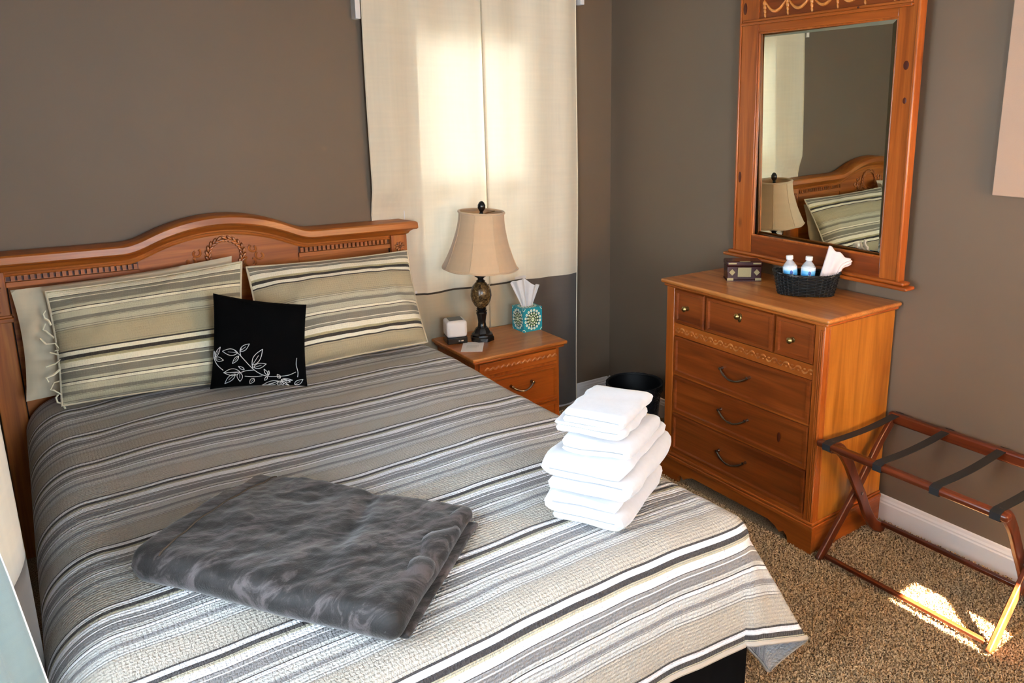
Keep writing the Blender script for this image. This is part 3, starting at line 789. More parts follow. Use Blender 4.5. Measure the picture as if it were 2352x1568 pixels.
# ------------------------------------------------------------------ plush blanket folded on the bed
tb = thing('folded_blanket', 'charcoal plush blanket folded flat on the foot of the bed', 'blanket', (-2.34, -1.87, .67))
KC = [Vector((-2.705, -1.725)), Vector((-2.335, -2.270)), Vector((-1.985, -1.950)), Vector((-2.385, -1.415))]   # left, front, right, back
def blanket_layer(b, z0, z1, ins, seed, nu=64, nv=44, sh=0):
    c = sum(KC, Vector((0, 0)))/4; K = [c+(k-c)*(1-ins)+(KC[1]-KC[0]).normalized()*sh for k in KC]
    def rnd(q):       # q in 0..1 -> (core 0..1, outward -1..1, height factor)
        e = .10
        if q < e: a = (1-q/e)*PI/2; return 0, -math.sin(a), math.cos(a)
        if q > 1-e: a = (1-(1-q)/e)*PI/2; return 1, math.sin(a), math.cos(a)
        return (q-e)/(1-2*e), 0, 1
    eu = (K[1]-K[0]).normalized(); ev = (K[3]-K[0]).normalized()
    def top(u, v, s):
        cu, ou, hu = rnd(u); cv, ov, hv = rnd(v)
        tp_ = (1-.42*sm(.1, .95, v))*(1.10-.22*u); hh = (z1-z0)/2*tp_; zc = z0+hh
        p = K[0]*(1-cu)*(1-cv)+K[1]*cu*(1-cv)+K[2]*cu*cv+K[3]*(1-cu)*cv
        L = math.hypot(ou, ov)
        if L > 1: ou, ov = ou/L, ov/L; L = 1
        p = p+eu*(ou*hh)+ev*(ov*hh)
        e = math.sqrt(max(0, 1-L*L)); wr = 0
        if s > 0:
            wr = nz((p.x*6+seed, p.y*8, seed), 1, .010)+nz((p.x*20, p.y*26, seed+3), 1, .0045)+nz((p.x*60, p.y*50, seed+5), 1, .0018)
            wr += .010*math.exp(-((cu-.82+.10*math.sin(cv*3))/.07)**2)*(.6+.4*math.sin(cv*9+seed))*sm(1, .8, cv)
            wr -= .012*math.exp(-((cu-.70+.12*cv)/.04)**2)*sm(.2, .6, cv)
        p = p+Vector((nz((u*3+seed, v*3, 1), 1, .012), nz((u*3+seed, v*3, 7), 1, .010)))
        return Vector((p.x, p.y, zc+s*hh*e+wr*e))
    b.grid(lambda u, v: top(u, v, 1), nu, nv); b.grid(lambda u, v: top(u, v, -1), nu, nv); return top
b = B(); blanket_layer(b, .674, .692, .07, 1.3, 80, 60, .042); obj('under_fold', b, M['plush'], tb, smooth=85, merge=.00005)
b = B(); btop = blanket_layer(b, .674, .762, .06, 4.7, 150, 110); obj('top_fold', b, M['plush'], tb, smooth=85, merge=.00005)
b = B()          # rolled fold running along the far right side
def rollp(s):
    p = KC[2]*(1-s)+KC[1]*s; c = sum(KC, Vector((0, 0)))/4; p = p+(c-p)*(.06+.03*math.sin(s*5)); return p
pts = [Vector((rollp(i/30).x+.008*math.sin(i), rollp(i/30).y, .700+.022*(i/30)+.004*math.sin(i*.7))) for i in range(31)]
b.tube(pts, [(.012+.022*math.sin(PI*min(1, i/30*.8+.14))) for i in range(31)], 20, flat=.85)
bv = []
for p in b.v: bv.append(p+Vector((nz(p, 14, .012), nz(p+X, 14, .012), nz(p+Y, 15, .012))))
b.v = bv; obj('rolled_fold', b, M['plush'], tb, smooth=85)
b = B(); pts = [btop(.15, .06+.90*i/60, 1)+Z*.0015 for i in range(61)]
b.tube(pts, .0022, 6); obj('hem_stitching', b, M['seam'], tb)

# ------------------------------------------------------------------ towels
E1 = Vector((.50, -.866, 0)).normalized(); E2 = Vector((.866, .50, 0)).normalized()
TO = Vector((-1.825, -2.060, .678))
def towel(name, label, off, z0, w_, h, d, layers, cat='towel', group=None, seed=0, spiral=True, zt=None):
    """folded towel: a thick ribbon zigzags in the front plane (E1,Z) and is swept along E2"""
    th = h/layers; r = th/2; path = []
    zc = r
    for L in range(layers):
        a0, a1 = (r, w_-r) if L % 2 == 0 else (w_-r, r)
        for i in range(13): path.append((a0+(a1-a0)*i/12, zc))
        if L < layers-1:
            cx_ = a1; sg = 1 if a1 > a0 else -1
            for i in range(1, 6):
                a = -PI/2+PI*i/6; path.append((cx_+sg*r*math.cos(a)*1.05, zc+r+r*math.sin(a)))
            zc += th
    P = [Vector((p[0], 0, p[1])) for p in path]; n = len(P); out = []
    for side in (1, -1):
        row = []
        for i in range(n):
            t = (P[min(i+1, n-1)]-P[max(i-1, 0)]).normalized(); nn = Vector((-t.z, 0, t.x)); row.append(P[i]+nn*side*r*.87)
        out.append(row)
    t0 = (P[0]-P[1]).normalized(); t1 = (P[-1]-P[-2]).normalized()
    ring = out[0]+[P[-1]+t1*r*.7+Vector((0, 0, 0))]+list(reversed(out[1]))+[P[0]+t0*r*.7]
    m = len(ring); b = B(); K = 14
    base_ = TO+E1*off[0]+E2*off[1]; vs = []
    for k in range(K+1):
        s = k/K; ed = min(s, 1-s)*K; puff = 1-.10*max(0, 1-ed/1.2)
        for p in ring:
            q = Vector((w_/2+(p.x-w_/2)*(1-.05*max(0, 1-ed/1.5)), 0, h/2+(p.z-h/2)*puff))
            wv = nz((p.x*12+seed, s*5, p.z*20+seed), 1, .007)
            dd = s*d+(.008*math.sin(p.z*90+seed)+nz((p.x*9, p.z*30, seed), 1, .010))*(1 if s < .5 else -1)*max(0, 1-ed/2)
            vs.append(base_+E1*(q.x+wv)+E2*dd+Z*(q.z+z0+nz((p.x*8, s*4, seed+9), 1, .005)))
    fs = [(k*m+i, k*m+(i+1) % m, (k+1)*m+(i+1) % m, (k+1)*m+i) for k in range(K) for i in range(m)]
    for k in (0, K):     # caps: pair both sides of the ribbon
        for i in range(n-1):
            f = (k*m+i, k*m+i+1, k*m+(m-2-(i+1)), k*m+(m-2-i)); fs.append(f)
        fs.append((k*m+n-1, k*m+n, k*m+n+1)); fs.append((k*m+m-1, k*m+0, k*m+m-2))
    b.add(vs, fs)
    o = obj(name, b, M['towel'], smooth=60)
    return tag(o, label, cat, group)
G_ = 'folded white towels on the quilt'
towel('bath_towel', 'white bath towel at the bottom of the towel stack on the bed', (0, .0), 0, .205, .086, .325, 3, group=G_, seed=1)
towel('bath_towel', 'white bath towel with an open loop fold, second from the bottom of the stack', (-.010, .005), .087, .235, .094, .34, 3, group=G_, seed=5)
towel('hand_towel', 'white hand towel in the middle of the stack, above both bath towels', (.022, .035), .182, .190, .046, .24, 2, group=G_, seed=9)
towel('washcloth', 'white folded washcloth poking out left, second from the top of the stack', (-.006, .045), .229, .195, .036, .19, 2, cat='washcloth', group=G_, seed=13)
towel('washcloth', 'white folded washcloth on top of the towel stack', (.026, .040), .266, .168, .034, .21, 2, cat='washcloth', group=G_, seed=17)

# ------------------------------------------------------------------ nightstand
ns = thing('nightstand', 'pine nightstand between the bed and the grey curtain', 'nightstand', (-.96, -.27, 0))
NX0, NX1, NY1, NZ = -1.225, -.682, -.523, .592
b = B(); b.box(NX0, NX1, NY1, -.076, NZ-.018, NZ); obj('top', b, M['top_x'], ns, bevel=.006, seg=3)
obj('top_moulding', B().box(NX0+.012, NX1-.012, NY1+.012, -.078, NZ-.034, NZ-.018), M['pine_x'], ns, bevel=.006)
obj('body', B().box(NX0+.03, NX1-.03, NY1+.04, -.082, .06, NZ-.034), M['pine_z'], ns)
obj('frieze', B().box(NX0+.05, NX1-.05, NY1+.030, NY1+.041, NZ-.105, NZ-.042), M['pine_x'], ns, bevel=.002)
b = B()
for k in range(14):
    cxk = NX0+.085+k*.0300; b.ell((cxk, NY1+.030, NZ-.074), Vector((.011, 0, .009)), Vector((-.004, 0, .005)), -Y*.004, 6, 4); b.ell((cxk+.012, NY1+.030, NZ-.072), Vector((.010, 0, -.009)), Vector((.004, 0, .005)), -Y*.004, 6, 4)
obj('frieze_carving', b, M['carve'], ns)
def bail(parent, fn, c0, c1, z, drop=.028):    # fn(a, out, z)
    b = B(); pts = []
    for i in range(17):
        s = i/16; pts.append(fn(c0+(c1-c0)*s, .018+.010*math.sin(PI*s), z-drop*math.sin(PI*s)**.8))
    b.tube(pts, [.0036+.0020*abs(math.sin(PI*i/16*3)) for i in range(17)], 8)
    for c in (c0, c1):
        b.tube([fn(c, -.002, z), fn(c, .012, z), fn(c, .021, z), fn(c, .023, z)], [.0085, .004, .007, .002], 10)
    obj('handle', b, M['pewter'], parent, label='curved pewter bail handle')
def drawer(parent, fn, a0, a1, z0, z1, mat, th=.016):
    b = B(); e = .016
    pf = [(0, 0), (0, th*.6), (.004, th), (e, th), (e+.004, th*.55)]
    rings = []
    for o_, dpt in pf: rings.append([fn(a0+o_, dpt, z0+o_), fn(a1-o_, dpt, z0+o_), fn(a1-o_, dpt, z1-o_), fn(a0+o_, dpt, z1-o_)])
    vs = [p for r_ in rings for p in r_]; fs = [(4*k+i, 4*k+(i+1) % 4, 4*k+4+(i+1) % 4, 4*k+4+i) for k in range(len(pf)-1) for i in range(4)]
    L = 4*(len(pf)-1); fs += [(L, L+1, L+2, L+3), (3, 2, 1, 0)]
    b.add(vs, fs); return obj('drawer', b, mat, parent, smooth=0)
nf = lambda a, o, z: Vector((a, NY1+.040-o, z))
for z0, z1 in ((.285, .470), (.085, .272)):
    d = drawer(ns, nf, NX0+.06, NX1-.05, z0, z1, M['pine_x'])
    bail(d, lambda a, o, z: Vector((a, NY1+.028-o, z)), -1.005, -.885, (z0+z1)/2+.03)
obj('plinth', B().box(NX0+.018, NX1-.018, NY1+.025, -.080, 0, .07), M['pine_x'], ns, bevel=.004)

# lamp
LX, LY = -1.024, -.250
lamp = thing('table_lamp', 'bronze urn table lamp with a flared champagne shade on the nightstand', 'lamp', (LX, LY, NZ))
b = B().lathe([(.062, 0), (.062, .018), (.056, .024), (.056, .032), (.044, .040), (.036, .058), (.030, .066)], (LX, LY, NZ), 8)
obj('base', b, M['dkmetal'], lamp, bevel=.001, smooth=30)
b = B().lathe([(.028, 0), (.022, .008), (.019, .030), (.023, .060), (.028, .078), (.024, .084), (.029, .090), (.022, .096), (.026, .102), (.018, .108)], (LX, LY, NZ+.064), 24); obj('column', b, M['dkmetal'], lamp)
b = B().lathe([(.020, 0), (.034, .012), (.047, .035), (.053, .062), (.051, .088), (.042, .112), (.028, .128), (.020, .134)], (LX, LY, NZ+.170), 32); obj('urn', b, M['resin'], lamp, label='mottled bronze urn body')
b = B().lathe([(.018, 0), (.024, .005), (.014, .014), (.016, .020), (.030, .030), (.030, .034), (.012, .042), (.010, .10)], (LX, LY, NZ+.302), 24); obj('neck', b, M['dkmetal'], lamp)
tilt = Matrix.Rotation(math.radians(2.6), 3, Vector((.61, .79, 0)))      # the shade leans a little
PV = Vector((LX, LY, NZ+.34))
def tl_(b):
    b.v = [PV+tilt@(p-PV) for p in b.v]; return b
SZ0, SH = NZ+.380, .275
def shr(v):      # bell profile radius; v 0 bottom..1 top
    return .113+.078*(1-v)**1.75
NP = 8
def shf2(u, v, dr=0):
    a = 2*PI*u; ph = (u*NP) % 1; pan = 1-.030*(1-(2*ph-1)**2)*1.0
    r = (shr(v)+dr)*pan; zz = SZ0+SH*v-.006*math.sin(PI*ph)*(1-v)
    return Vector((LX+r*math.cos(a), LY+r*math.sin(a), zz))
b = B().grid(lambda u, v: shf2(u, v), 96, 24, closeu=True); obj('lamp_shade', tl_(b), M['shade'], lamp, smooth=60, recalc=False, solid=.002, soloff=0, label='champagne silk panelled bell shade')
for v, rr in ((0, .0035), (1, .006)):
    obj('shade_trim', tl_(B().tube([shf2(i/64, v, .001) for i in range(64)], rr, 8, closed=True)), M['shade'], lamp)
for k in range(NP): obj('shade_rib', tl_(B().tube([shf2(k/NP, v/16, .001) for v in range(17)], .0018, 5)), M['shade'], lamp)
b = B(); b.tube([(LX, LY, NZ+.36), (LX, LY, SZ0+SH-.01)], .004, 6)
for k in range(3):
    a = 2*PI*k/3+.4; b.tube([(LX, LY, SZ0+SH-.012), (LX+.108*math.cos(a), LY+.108*math.sin(a), SZ0+SH-.004)], .002, 5)
obj('harp', tl_(b), M['brass'], lamp)
b = B().lathe([(.006, 0), (.011, .004), (.007, .012), (.010, .016), (.019, .032), (.019, .046), (.012, .060), (.004, .066)], (LX, LY, SZ0+SH-.012), 20); obj('finial', tl_(b), M['dkmetal'], lamp, label='black ball finial')

# clock speaker, card, tissue box
ck = thing('bedside_clock', 'small white cube clock radio with black base beside the lamp', 'clock', (-1.150, -.200, NZ), rot=(0, 0, math.radians(-14))); ck.scale = (1.13, 1.13, 1.1)
obj('housing', B().box(-.046, .046, -.046, .046, .030, .108), M['whitepl'], ck, bevel=.014, seg=4)
obj('display_base', B().box(-.045, .045, -.045, .045, .0, .031), M['blackpl'], ck, bevel=.004)
obj('top_panel', B().box(-.031, .031, -.031, .031, .107, .1095), M['greypl'], ck, bevel=.004)
obj('digit', B().box(.004, .012, -.0462, -.0452, .012, .018).box(.016, .026, -.0462, -.0452, .012, .018), plain('pale_lcd', (150, 150, 150), .4), ck)
cd = thing('note_card', 'white printed card lying on the nightstand in front of the clock', 'card', (-1.125, -.335, NZ+.0005), rot=(0, 0, math.radians(-32)))
obj('card', B().box(-.052, .052, -.080, .080, 0, .0015), M['paper'], cd)
b = B()
for k in range(4): b.box(-.03, .03-.01*(k % 2), .02-.014*k, .022-.014*k, .0015, .0018)
obj('printed_line', b, M['greypl'], cd)
tx = thing('tissue_box', 'teal tissue box with medallion print on the nightstand', 'tissue box', (-.732, -.215, NZ))
b = B(); x0, x1, y0, y1, z0, z1 = -.790, -.674, -.272, -.158, NZ, NZ+.128
def face(b, p, e1, e2):
    b.add([p, p+e1, p+e1+e2, p+e2], [(0, 1, 2, 3)], [(0, 0), (1, 0), (1, 1), (0, 1)])
face(b, Vector((x0, y0, z0)), X*(x1-x0), Z*(z1-z0)); face(b, Vector((x0, y1, z0)), -Y*(y1-y0), Z*(z1-z0)); face(b, Vector((x1, y0, z0)), Y*(y1-y0), Z*(z1-z0)); face(b, Vector((x1, y1, z0)), -X*(x1-x0), Z*(z1-z0))
face(b, Vector((x0, y0, z1)), X*(x1-x0), Y*(y1-y0)); face(b, Vector((x0, y0, z0)), X*(x1-x0), Y*(y1-y0))
obj('carton', b, M['tprint'], tx, smooth=0)
tcx, tcy = (x0+x1)/2, (y0+y1)/2
obj('slot', B().lathe([(.036, 0), (.036, .0008)], (tcx, tcy, z1), 24, sx=1, sy=.5), M['trim'], tx)
def tis(u, v):
    w_ = .026+.052*v; x = (2*u-1)*w_; fo = .014*math.sin(u*14+1)*(.35+v)+.006*math.sin(u*29)
    top = .150+.015*math.sin(u*5.2+.6)-.030*abs(2*u-1)
    return Vector((tcx+x*.92+fo*.3-.006*v, tcy+fo+x*-.35, z1-.004+top*v))
tag(obj('tissue', B().grid(tis, 48, 16), M['tissue'], smooth=80, recalc=False, solid=.0012), 'white tissue standing up out of the teal box', 'tissue')

# ------------------------------------------------------------------ waste bin
wb = thing('waste_bin', 'round black waste bin with a liner, between curtain and dresser', 'bin', (-.345, -.655, 0))
b = B().lathe([(.105, 0), (.108, .004), (.142, .315), (.146, .325), (.140, .325), (.104, .012)], (-.345, -.655, 0), 48, cap=False); b.add([Vector((-.345+.106*math.cos(2*PI*i/48), -.655+.106*math.sin(2*PI*i/48), .004)) for i in range(48)], [tuple(range(48))])
obj('body', b, M['bin'], wb, smooth=50)
obj('rim', B().tube([(-.345+.1455*math.cos(2*PI*i/60), -.655+.1455*math.sin(2*PI*i/60), .328) for i in range(60)], .006, 8, closed=True), M['bin'], wb)
b = B().grid(lambda u, v: Vector((-.345+(.152-.040*max(0, v-.25)**.8+nz((math.cos(u*2*PI)*3, math.sin(u*2*PI)*3, v*3), 3, .006))*math.cos(2*PI*u), -.655+(.152-.040*max(0, v-.25)**.8+nz((math.cos(u*2*PI)*3, math.sin(u*2*PI)*3, v*3+5), 3, .006))*math.sin(2*PI*u), tab(v, [(0, .292), (.2, .334), (.3, .336), (1, .05)]))), 72, 20, closeu=True)
obj('liner_bag', b, M['liner'], wb, smooth=50, recalc=False)

# ------------------------------------------------------------------ dresser
dr = thing('dresser', 'honey pine chest of drawers against the right wall', 'dresser', (-.26, -1.48, 0))
DX, DY0, DY1, DZ = -.482, -1.043, -1.922, .98
b = B().box(DX+.02, -.018, DY1+.014, DY0-.014, .11, DZ-.03); obj('body', b, M['pine_z'], dr)
obj('side_panel', B().box(DX+.032, -.018, DY1, DY1+.016, .125, DZ-.03), M['side'], dr, bevel=.002, label='golden pine end panel')
obj('side_panel', B().box(DX+.032, -.018, DY0-.016, DY0, .125, DZ-.03), M['side'], dr, bevel=.002)
b = B(); tp = [(-.018, 0), (-.494, 0), (-.501, -.008), (-.501, -.018), (-.495, -.024), (-.488, -.030), (-.018, -.030)]
obj('top', B().box(-.503, -.016, -1.950, -1.017, DZ-.020, DZ), M['top_y'], dr, bevel=.009, seg=4, label='worn planked dresser top')
obj('top_moulding', B().box(-.492, -.017, -1.938, -1.030, DZ-.034, DZ-.020), M['pine_y'], dr, bevel=.006, seg=3)
for ya, yb in ((DY1, DY1+.045), (DY0-.050, DY0)):
    st = obj('stile', B().box(DX, DX+.034, ya, yb, .12, DZ-.034), M['pine_z'], dr, bevel=.003)
b = B()
for o_ in (.004, .012, .020): b.tube([(DX-.001, DY1+o_+.002, .14), (DX-.001, DY1+o_+.002, DZ-.05)], .0035, 8)
obj('reeded_moulding', b, M['pine_z'], dr)
obj('reeded_moulding', B().tube([(DX+.030, DY1-.001, .14), (DX+.030, DY1-.001, DZ-.05)], .003, 8), M['pine_z'], dr)
df = lambda a, o, z: Vector((DX+.018-o, a, z))
# rails between drawers (dark gaps behind)
obj('drawer_frame', B().box(DX+.006, DX+.03, DY1+.045, DY0-.05, .118, .150).box(DX+.006, DX+.03, DY1+.045, DY0-.05, .945, DZ-.03).box(DX+.010, DX+.03, DY1+.045, DY0-.05, .718, .778).box(DX+.012, DX+.03, DY1+.045, DY0-.05, .525, .535).box(DX+.012, DX+.03, DY1+.045, DY0-.05, .338, .348), M['pine_y'], dr, smooth=0)
b = B()
for k in range(26):
    yk = DY0-.07-k*.0300; s_ = 1 if k % 2 else -1
    b.tube([(DX+.009, yk+.013*math.cos(t_), .748+s_*.010*math.sin(t_)) for t_ in [PI*j/7 for j in range(8)]], [.001, .003, .004, .0045, .0045, .004, .003, .001], 6)
    b.ell((DX+.009, yk, .748-s_*.006), Y*.006, Z*.004, -X*.004, 6, 4)
obj('frieze_carving', b, M['carve'], dr, label='low relief carved band below the top drawers')
def knob(parent, y, z):
    b = B().lathe([(.011, 0), (.011, .003), (.005, .005), (.005, .014), (.012, .018), (.0135, .024), (.009, .030), (.002, .032)], n=20)
    b.v = [Vector((DX+.006-p.z, y+p.x, z+p.y)) for p in b.v]; obj('knob', b, M['brass'], parent, label='round brass knob')
for ya, yb, ky, kz in ((-1.282, -1.098, -1.175, .862), (-1.672, -1.296, -1.491, .896), (-1.872, -1.688, -1.770, .858)):
    d = drawer(dr, df, ya, yb, .783, .942, M['front'], th=.020); knob(d, ky, kz)
b = B().ell((DX+.003, -1.491, .884), Y*.010, Z*.017, -X*.004, 14, 6); obj('escutcheon', b, M['brass'], dr)
for z0, z1, hz_ in ((.536, .716, .642), (.349, .524, .450), (.152, .337, .255)):
    d = drawer(dr, df, -1.872, -1.098, z0, z1, M['front'], th=.020)
    bail(d, lambda a, o, z: Vector((DX+.008-o, a, z)), -1.402, -1.558, hz_, .032)
# plinth with cut-out bracket feet
obj('base_moulding', B().box(DX-.012, -.018, DY1-.012, DY0+.012, .106, .124).box(DX-.006, -.018, DY1-.006, DY0+.006, .124, .136), M['pine_y'], dr, bevel=.004, seg=3)
ly = DY0+.008-(DY1-.008); pl = [(0, 0), (.115, 0), (.120, .030), (.140, .045), (.160, .030), (.185, .048), (.22, .062), (ly-.22, .062), (ly-.185, .048), (ly-.160, .030), (ly-.140, .045), (ly-.120, .030), (ly-.115, 0), (ly, 0), (ly, .108), (0, .108)]
obj('plinth', B().prism(pl, lambda p, a: Vector((a, DY1-.008+p[0], p[1])), DX-.008, DX+.016), M['pine_y'], dr, smooth=0)
obj('plinth', B().box(DX+.016, -.02, DY1-.008, DY1+.012, 0, .108), M['pine_x'], dr, smooth=0)
obj('plinth', B().box(DX+.016, -.02, DY0-.012, DY0+.008, 0, .108), M['pine_x'], dr, smooth=0)
obj('back_foot', B().box(-.06, -.02, DY1+.012, DY0-.012, 0, .105), M['cavity'], dr, smooth=0)
obj('knot', B().ell((DX-.0018, -1.735, .437), Y*.008, Z*.022, -X*.0012, 14, 4), M['knot'], dr, label='dark pine knot')

# mirror (modelled in its own space: local y along the wall, local x out of the wall)
MX, MYc = -.045, -1.515
mi = thing('wall_mirror', 'tall pine framed mirror with carved swags above the dresser', 'mirror', (MX, MYc, 1.045), rot=(0, math.radians(-.8), math.radians(-1.8)))
def mbox(b, y0, y1, z0, z1, d0=-.03, d1=.0): return b.box(d0, d1, y0-MYc, y1-MYc, z0-1.045, z1-1.045)
YR, YL = -1.957, -1.068      # near and far outer edges
GR0, GR1, GZ0, GZ1 = -1.876, -1.168, 1.158, 2.083
obj('stile', mbox(B(), YR, GR0, 1.07, 2.36), M['pine_z'], mi, bevel=.003)
obj('stile', mbox(B(), GR1, YL, 1.07, 2.36), M['pine_z'], mi, bevel=.003)
obj('edge_moulding', mbox(B(), YR-.016, YR, 1.07, 2.36, -.040, .004), M['pine_z'], mi, bevel=.006, seg=3)
obj('edge_moulding', mbox(B(), YL, YL+.012, 1.07, 2.36, -.036, .004), M['pine_z'], mi, bevel=.005, seg=3)
obj('bottom_rail', mbox(B(), GR0, GR1, 1.07, GZ0, -.026, 0), M['front'], mi, bevel=.003)
obj('top_rail', mbox(B(), GR0, GR1, GZ1, 2.125, -.028, 0), M['pine_y'], mi, bevel=.003)
obj('frieze_panel', mbox(B(), GR0, GR1, 2.125, 2.36, -.022, 0), M['front'], mi)
obj('ledge', mbox(mbox(B(), -1.94, YL-.004, 2.115, 2.128, -.046, -.02), -1.935, YL-.008, 2.128, 2.140, -.038, -.02), M['pine_y'], mi, bevel=.004, seg=3, label='narrow moulded ledge above the glass')
obj('crown', mbox(mbox(B(), YR-.05, YL+.05, 2.385, 2.40, -.08, 0), YR-.03, YL+.03, 2.36, 2.385, -.06, 0), M['pine_y'], mi, bevel=.006, seg=3)
obj('foot_ledge', mbox(mbox(B(), -2.022, -1.016, 1.048, 1.063, -.062, .004), -2.000, -1.036, 1.063, 1.078, -.048, .004), M['pine_y'], mi, bevel=.007, seg=4, label='moulded ledge along the bottom of the frame')
gy0, gy1, gz0, gz1 = GR0-MYc, GR1-MYc, GZ0-1.045, GZ1-1.045; bv_ = .022
def lean(b):
    zc = (gz0+gz1)/2; b.v = [Vector((p.x+.0244*p.y-.0157*(p.z-zc), p.y, p.z)) for p in b.v]; return b
obj('glass', lean(B().box(-.012, -.008, gy0+bv_, gy1-bv_, gz0+bv_, gz1-bv_)), M['mirror'], mi, smooth=0, label='silvered mirror glass')
b = B(); o_ = [(-.0075, gy0, gz0), (-.0075, gy1, gz0), (-.0075, gy1, gz1), (-.0075, gy0, gz1)]; i_ = [(-.0121, gy0+bv_, gz0+bv_), (-.0121, gy1-bv_, gz0+bv_), (-.0121, gy1-bv_, gz1-bv_), (-.0121, gy0+bv_, gz1-bv_)]
b.add(o_+i_, [(k, (k+1) % 4, 4+(k+1) % 4, 4+k) for k in range(4)]); obj('glass_bevel', lean(b), M['bevelg'], mi, smooth=0, recalc=False)
b = B(); r_ = [(-.021, gy0+.003, gz0+.003), (-.021, gy1-.003, gz0+.003), (-.021, gy1-.003, gz1-.003), (-.021, gy0+.003, gz1-.003)]
for k in range(4): b.tube([r_[k], r_[(k+1) % 4]], .0055, 8)
obj('glass_beading', b, M['pine_z'], mi)
for yk, zk, a_, c_ in ((-1.925, 1.905, .012, .017), (-1.930, 1.775, .008, .012), (-1.085, 1.43, .010, .026), (-1.085, 2.19, .012, .026), (-1.70, 2.134, .006, .004)):
    obj('knot', B().ell((-.0302 if zk != 2.134 else -.0385, yk-MYc, zk-1.045), Y*a_, Z*c_, -X*.0012, 16, 4), M['knot'], mi, label='dark pine knot')
# carved swags
nS = 5; y0s, y1s = -1.195, -1.845
for k in range(nS):
    ya = y0s+(y1s-y0s)*k/nS; yb = y0s+(y1s-y0s)*(k+1)/nS
    pts = [(-.024, ya+(yb-ya)*s-MYc, 2.215-.050*math.sin(PI*s)-1.045) for s in [i/14 for i in range(15)]]
    obj('swag', B().tube(pts, [.003+.006*math.sin(PI*i/14) for i in range(15)], 8, flat=.8), M['swag'], mi)
for k in range(nS+1):
    yc = y0s+(y1s-y0s)*k/nS-MYc; b = B(); zc = 2.215-1.045
    for q in range(4):
        b.ell((-.024, yc-.002*q, zc-.012-.017*q), Y*(.011-.002*q), Vector((0, .002, .012)), -X*.006, 8, 5)
    for s_ in (-1, 1):
        b.tube([(-.024, yc, zc+.004), (-.025, yc+s_*.014, zc+.010), (-.025, yc+s_*.017, zc+.026), (-.024, yc+s_*.008, zc+.032)], [.004, .004, .004, .002], 6)
        b.tube([(-.024, yc, zc+.002), (-.025, yc+s_*.004, zc+.022), (-.024, yc+s_*.001, zc+.04)], [.004, .004, .002], 6)
    obj('bow_drop', b, M['swag'], mi)

# ------------------------------------------------------------------ things on the dresser
jb = thing('trinket_box', 'small burgundy lacquer box with brass plates, left on the dresser', 'box', (-.218, -1.262, DZ), rot=(0, 0, math.radians(-36)))
obj('body', B().box(-.078, .078, -.045, .045, .006, .068), M['burg'], jb, bevel=.003)
obj('lid', B().box(-.081, .081, -.048, .048, .069, .092), M['burg'], jb, bevel=.006, seg=3)
obj('clasp_plate', B().box(-.031, .031, -.048, -.0455, .020, .064), M['brassp'], jb, bevel=.0015)
obj('lid_plate', B().box(-.024, .024, -.0505, -.044, .0905, .0935), M['brassp'], jb, bevel=.001)
for s in (-1, 1):
    b = B(); b.prism([(0, -.015), (.014, 0), (0, .015), (-.014, 0)], lambda p, a: Vector((s*.056+p[0], a, .042+p[1])), -.0475, -.0455); obj('side_plate', b, M['brassp'], jb, smooth=0)
    for zz in (.010,): obj('corner_plate', B().box(s*.064-.014, s*.064+.014, -.0475, -.0455, .004, .016), M['brassp'], jb)
    obj('lid_strap', B().box(s*.056-.018, s*.056+.018, -.0500, -.046, .080, .086), M['brassp'], jb)
obj('foot_rail', B().box(-.079, .079, -.046, .046, 0, .006), M['burg'], jb)

BK = thing('basket', 'black oval wicker basket holding water bottles on the dresser', 'basket', (-.222, -1.622, DZ), rot=(0, 0, math.radians(-48)))
def bkp(a, z, w_=0):
    s = 1+.16*z/.085; A, Bb = .113*s+w_, .066*s+w_
    ca, sa = math.cos(a), math.sin(a); e = .75
    return Vector((A*math.copysign(abs(ca)**e, ca), Bb*math.copysign(abs(sa)**e, sa), z))
b = B(); NSt = 34
for row in range(13):
    z = .006+row*.0062; b.tube([bkp(2*PI*i/136, z+.004*sm(0, 1, abs(math.cos(2*PI*i/136)))*row/13, .0028*math.sin(NSt/2*2*PI*i/136+(row % 2)*PI)) for i in range(136)], .0034, 5, closed=True)
obj('woven_strands', b, M['wicker'], BK)
for k in range(NSt):
    a = 2*PI*(k+.5)/NSt; obj('stake', B().tube([bkp(a, .002), bkp(a, .05), bkp(a, .088)], .003, 5), M['wicker'], BK)
b = B()
for q in (0, 1, 2): b.tube([bkp(2*PI*i/120, .088+.010*abs(math.cos(2*PI*i/120))**2+.003*math.sin(40*PI*i/120+q*2.1), .002+.003*math.cos(40*PI*i/120+q*2.1)) for i in range(120)], .0035, 6, closed=True)
obj('braided_rim', b, M['wicker'], BK)
b = B(); b.add([bkp(2*PI*i/60, .003, -.003) for i in range(60)], [tuple(range(60))]); b.add([bkp(2*PI*i/60, .007, -.003) for i in range(60)], [tuple(range(60))]); obj('bottom', b, M['wicker'], BK)
def inbk(lx, ly):
    c, s = math.cos(math.radians(-48)), math.sin(math.radians(-48)); return (-.222+lx*c-ly*s, -1.622+lx*s+ly*c)
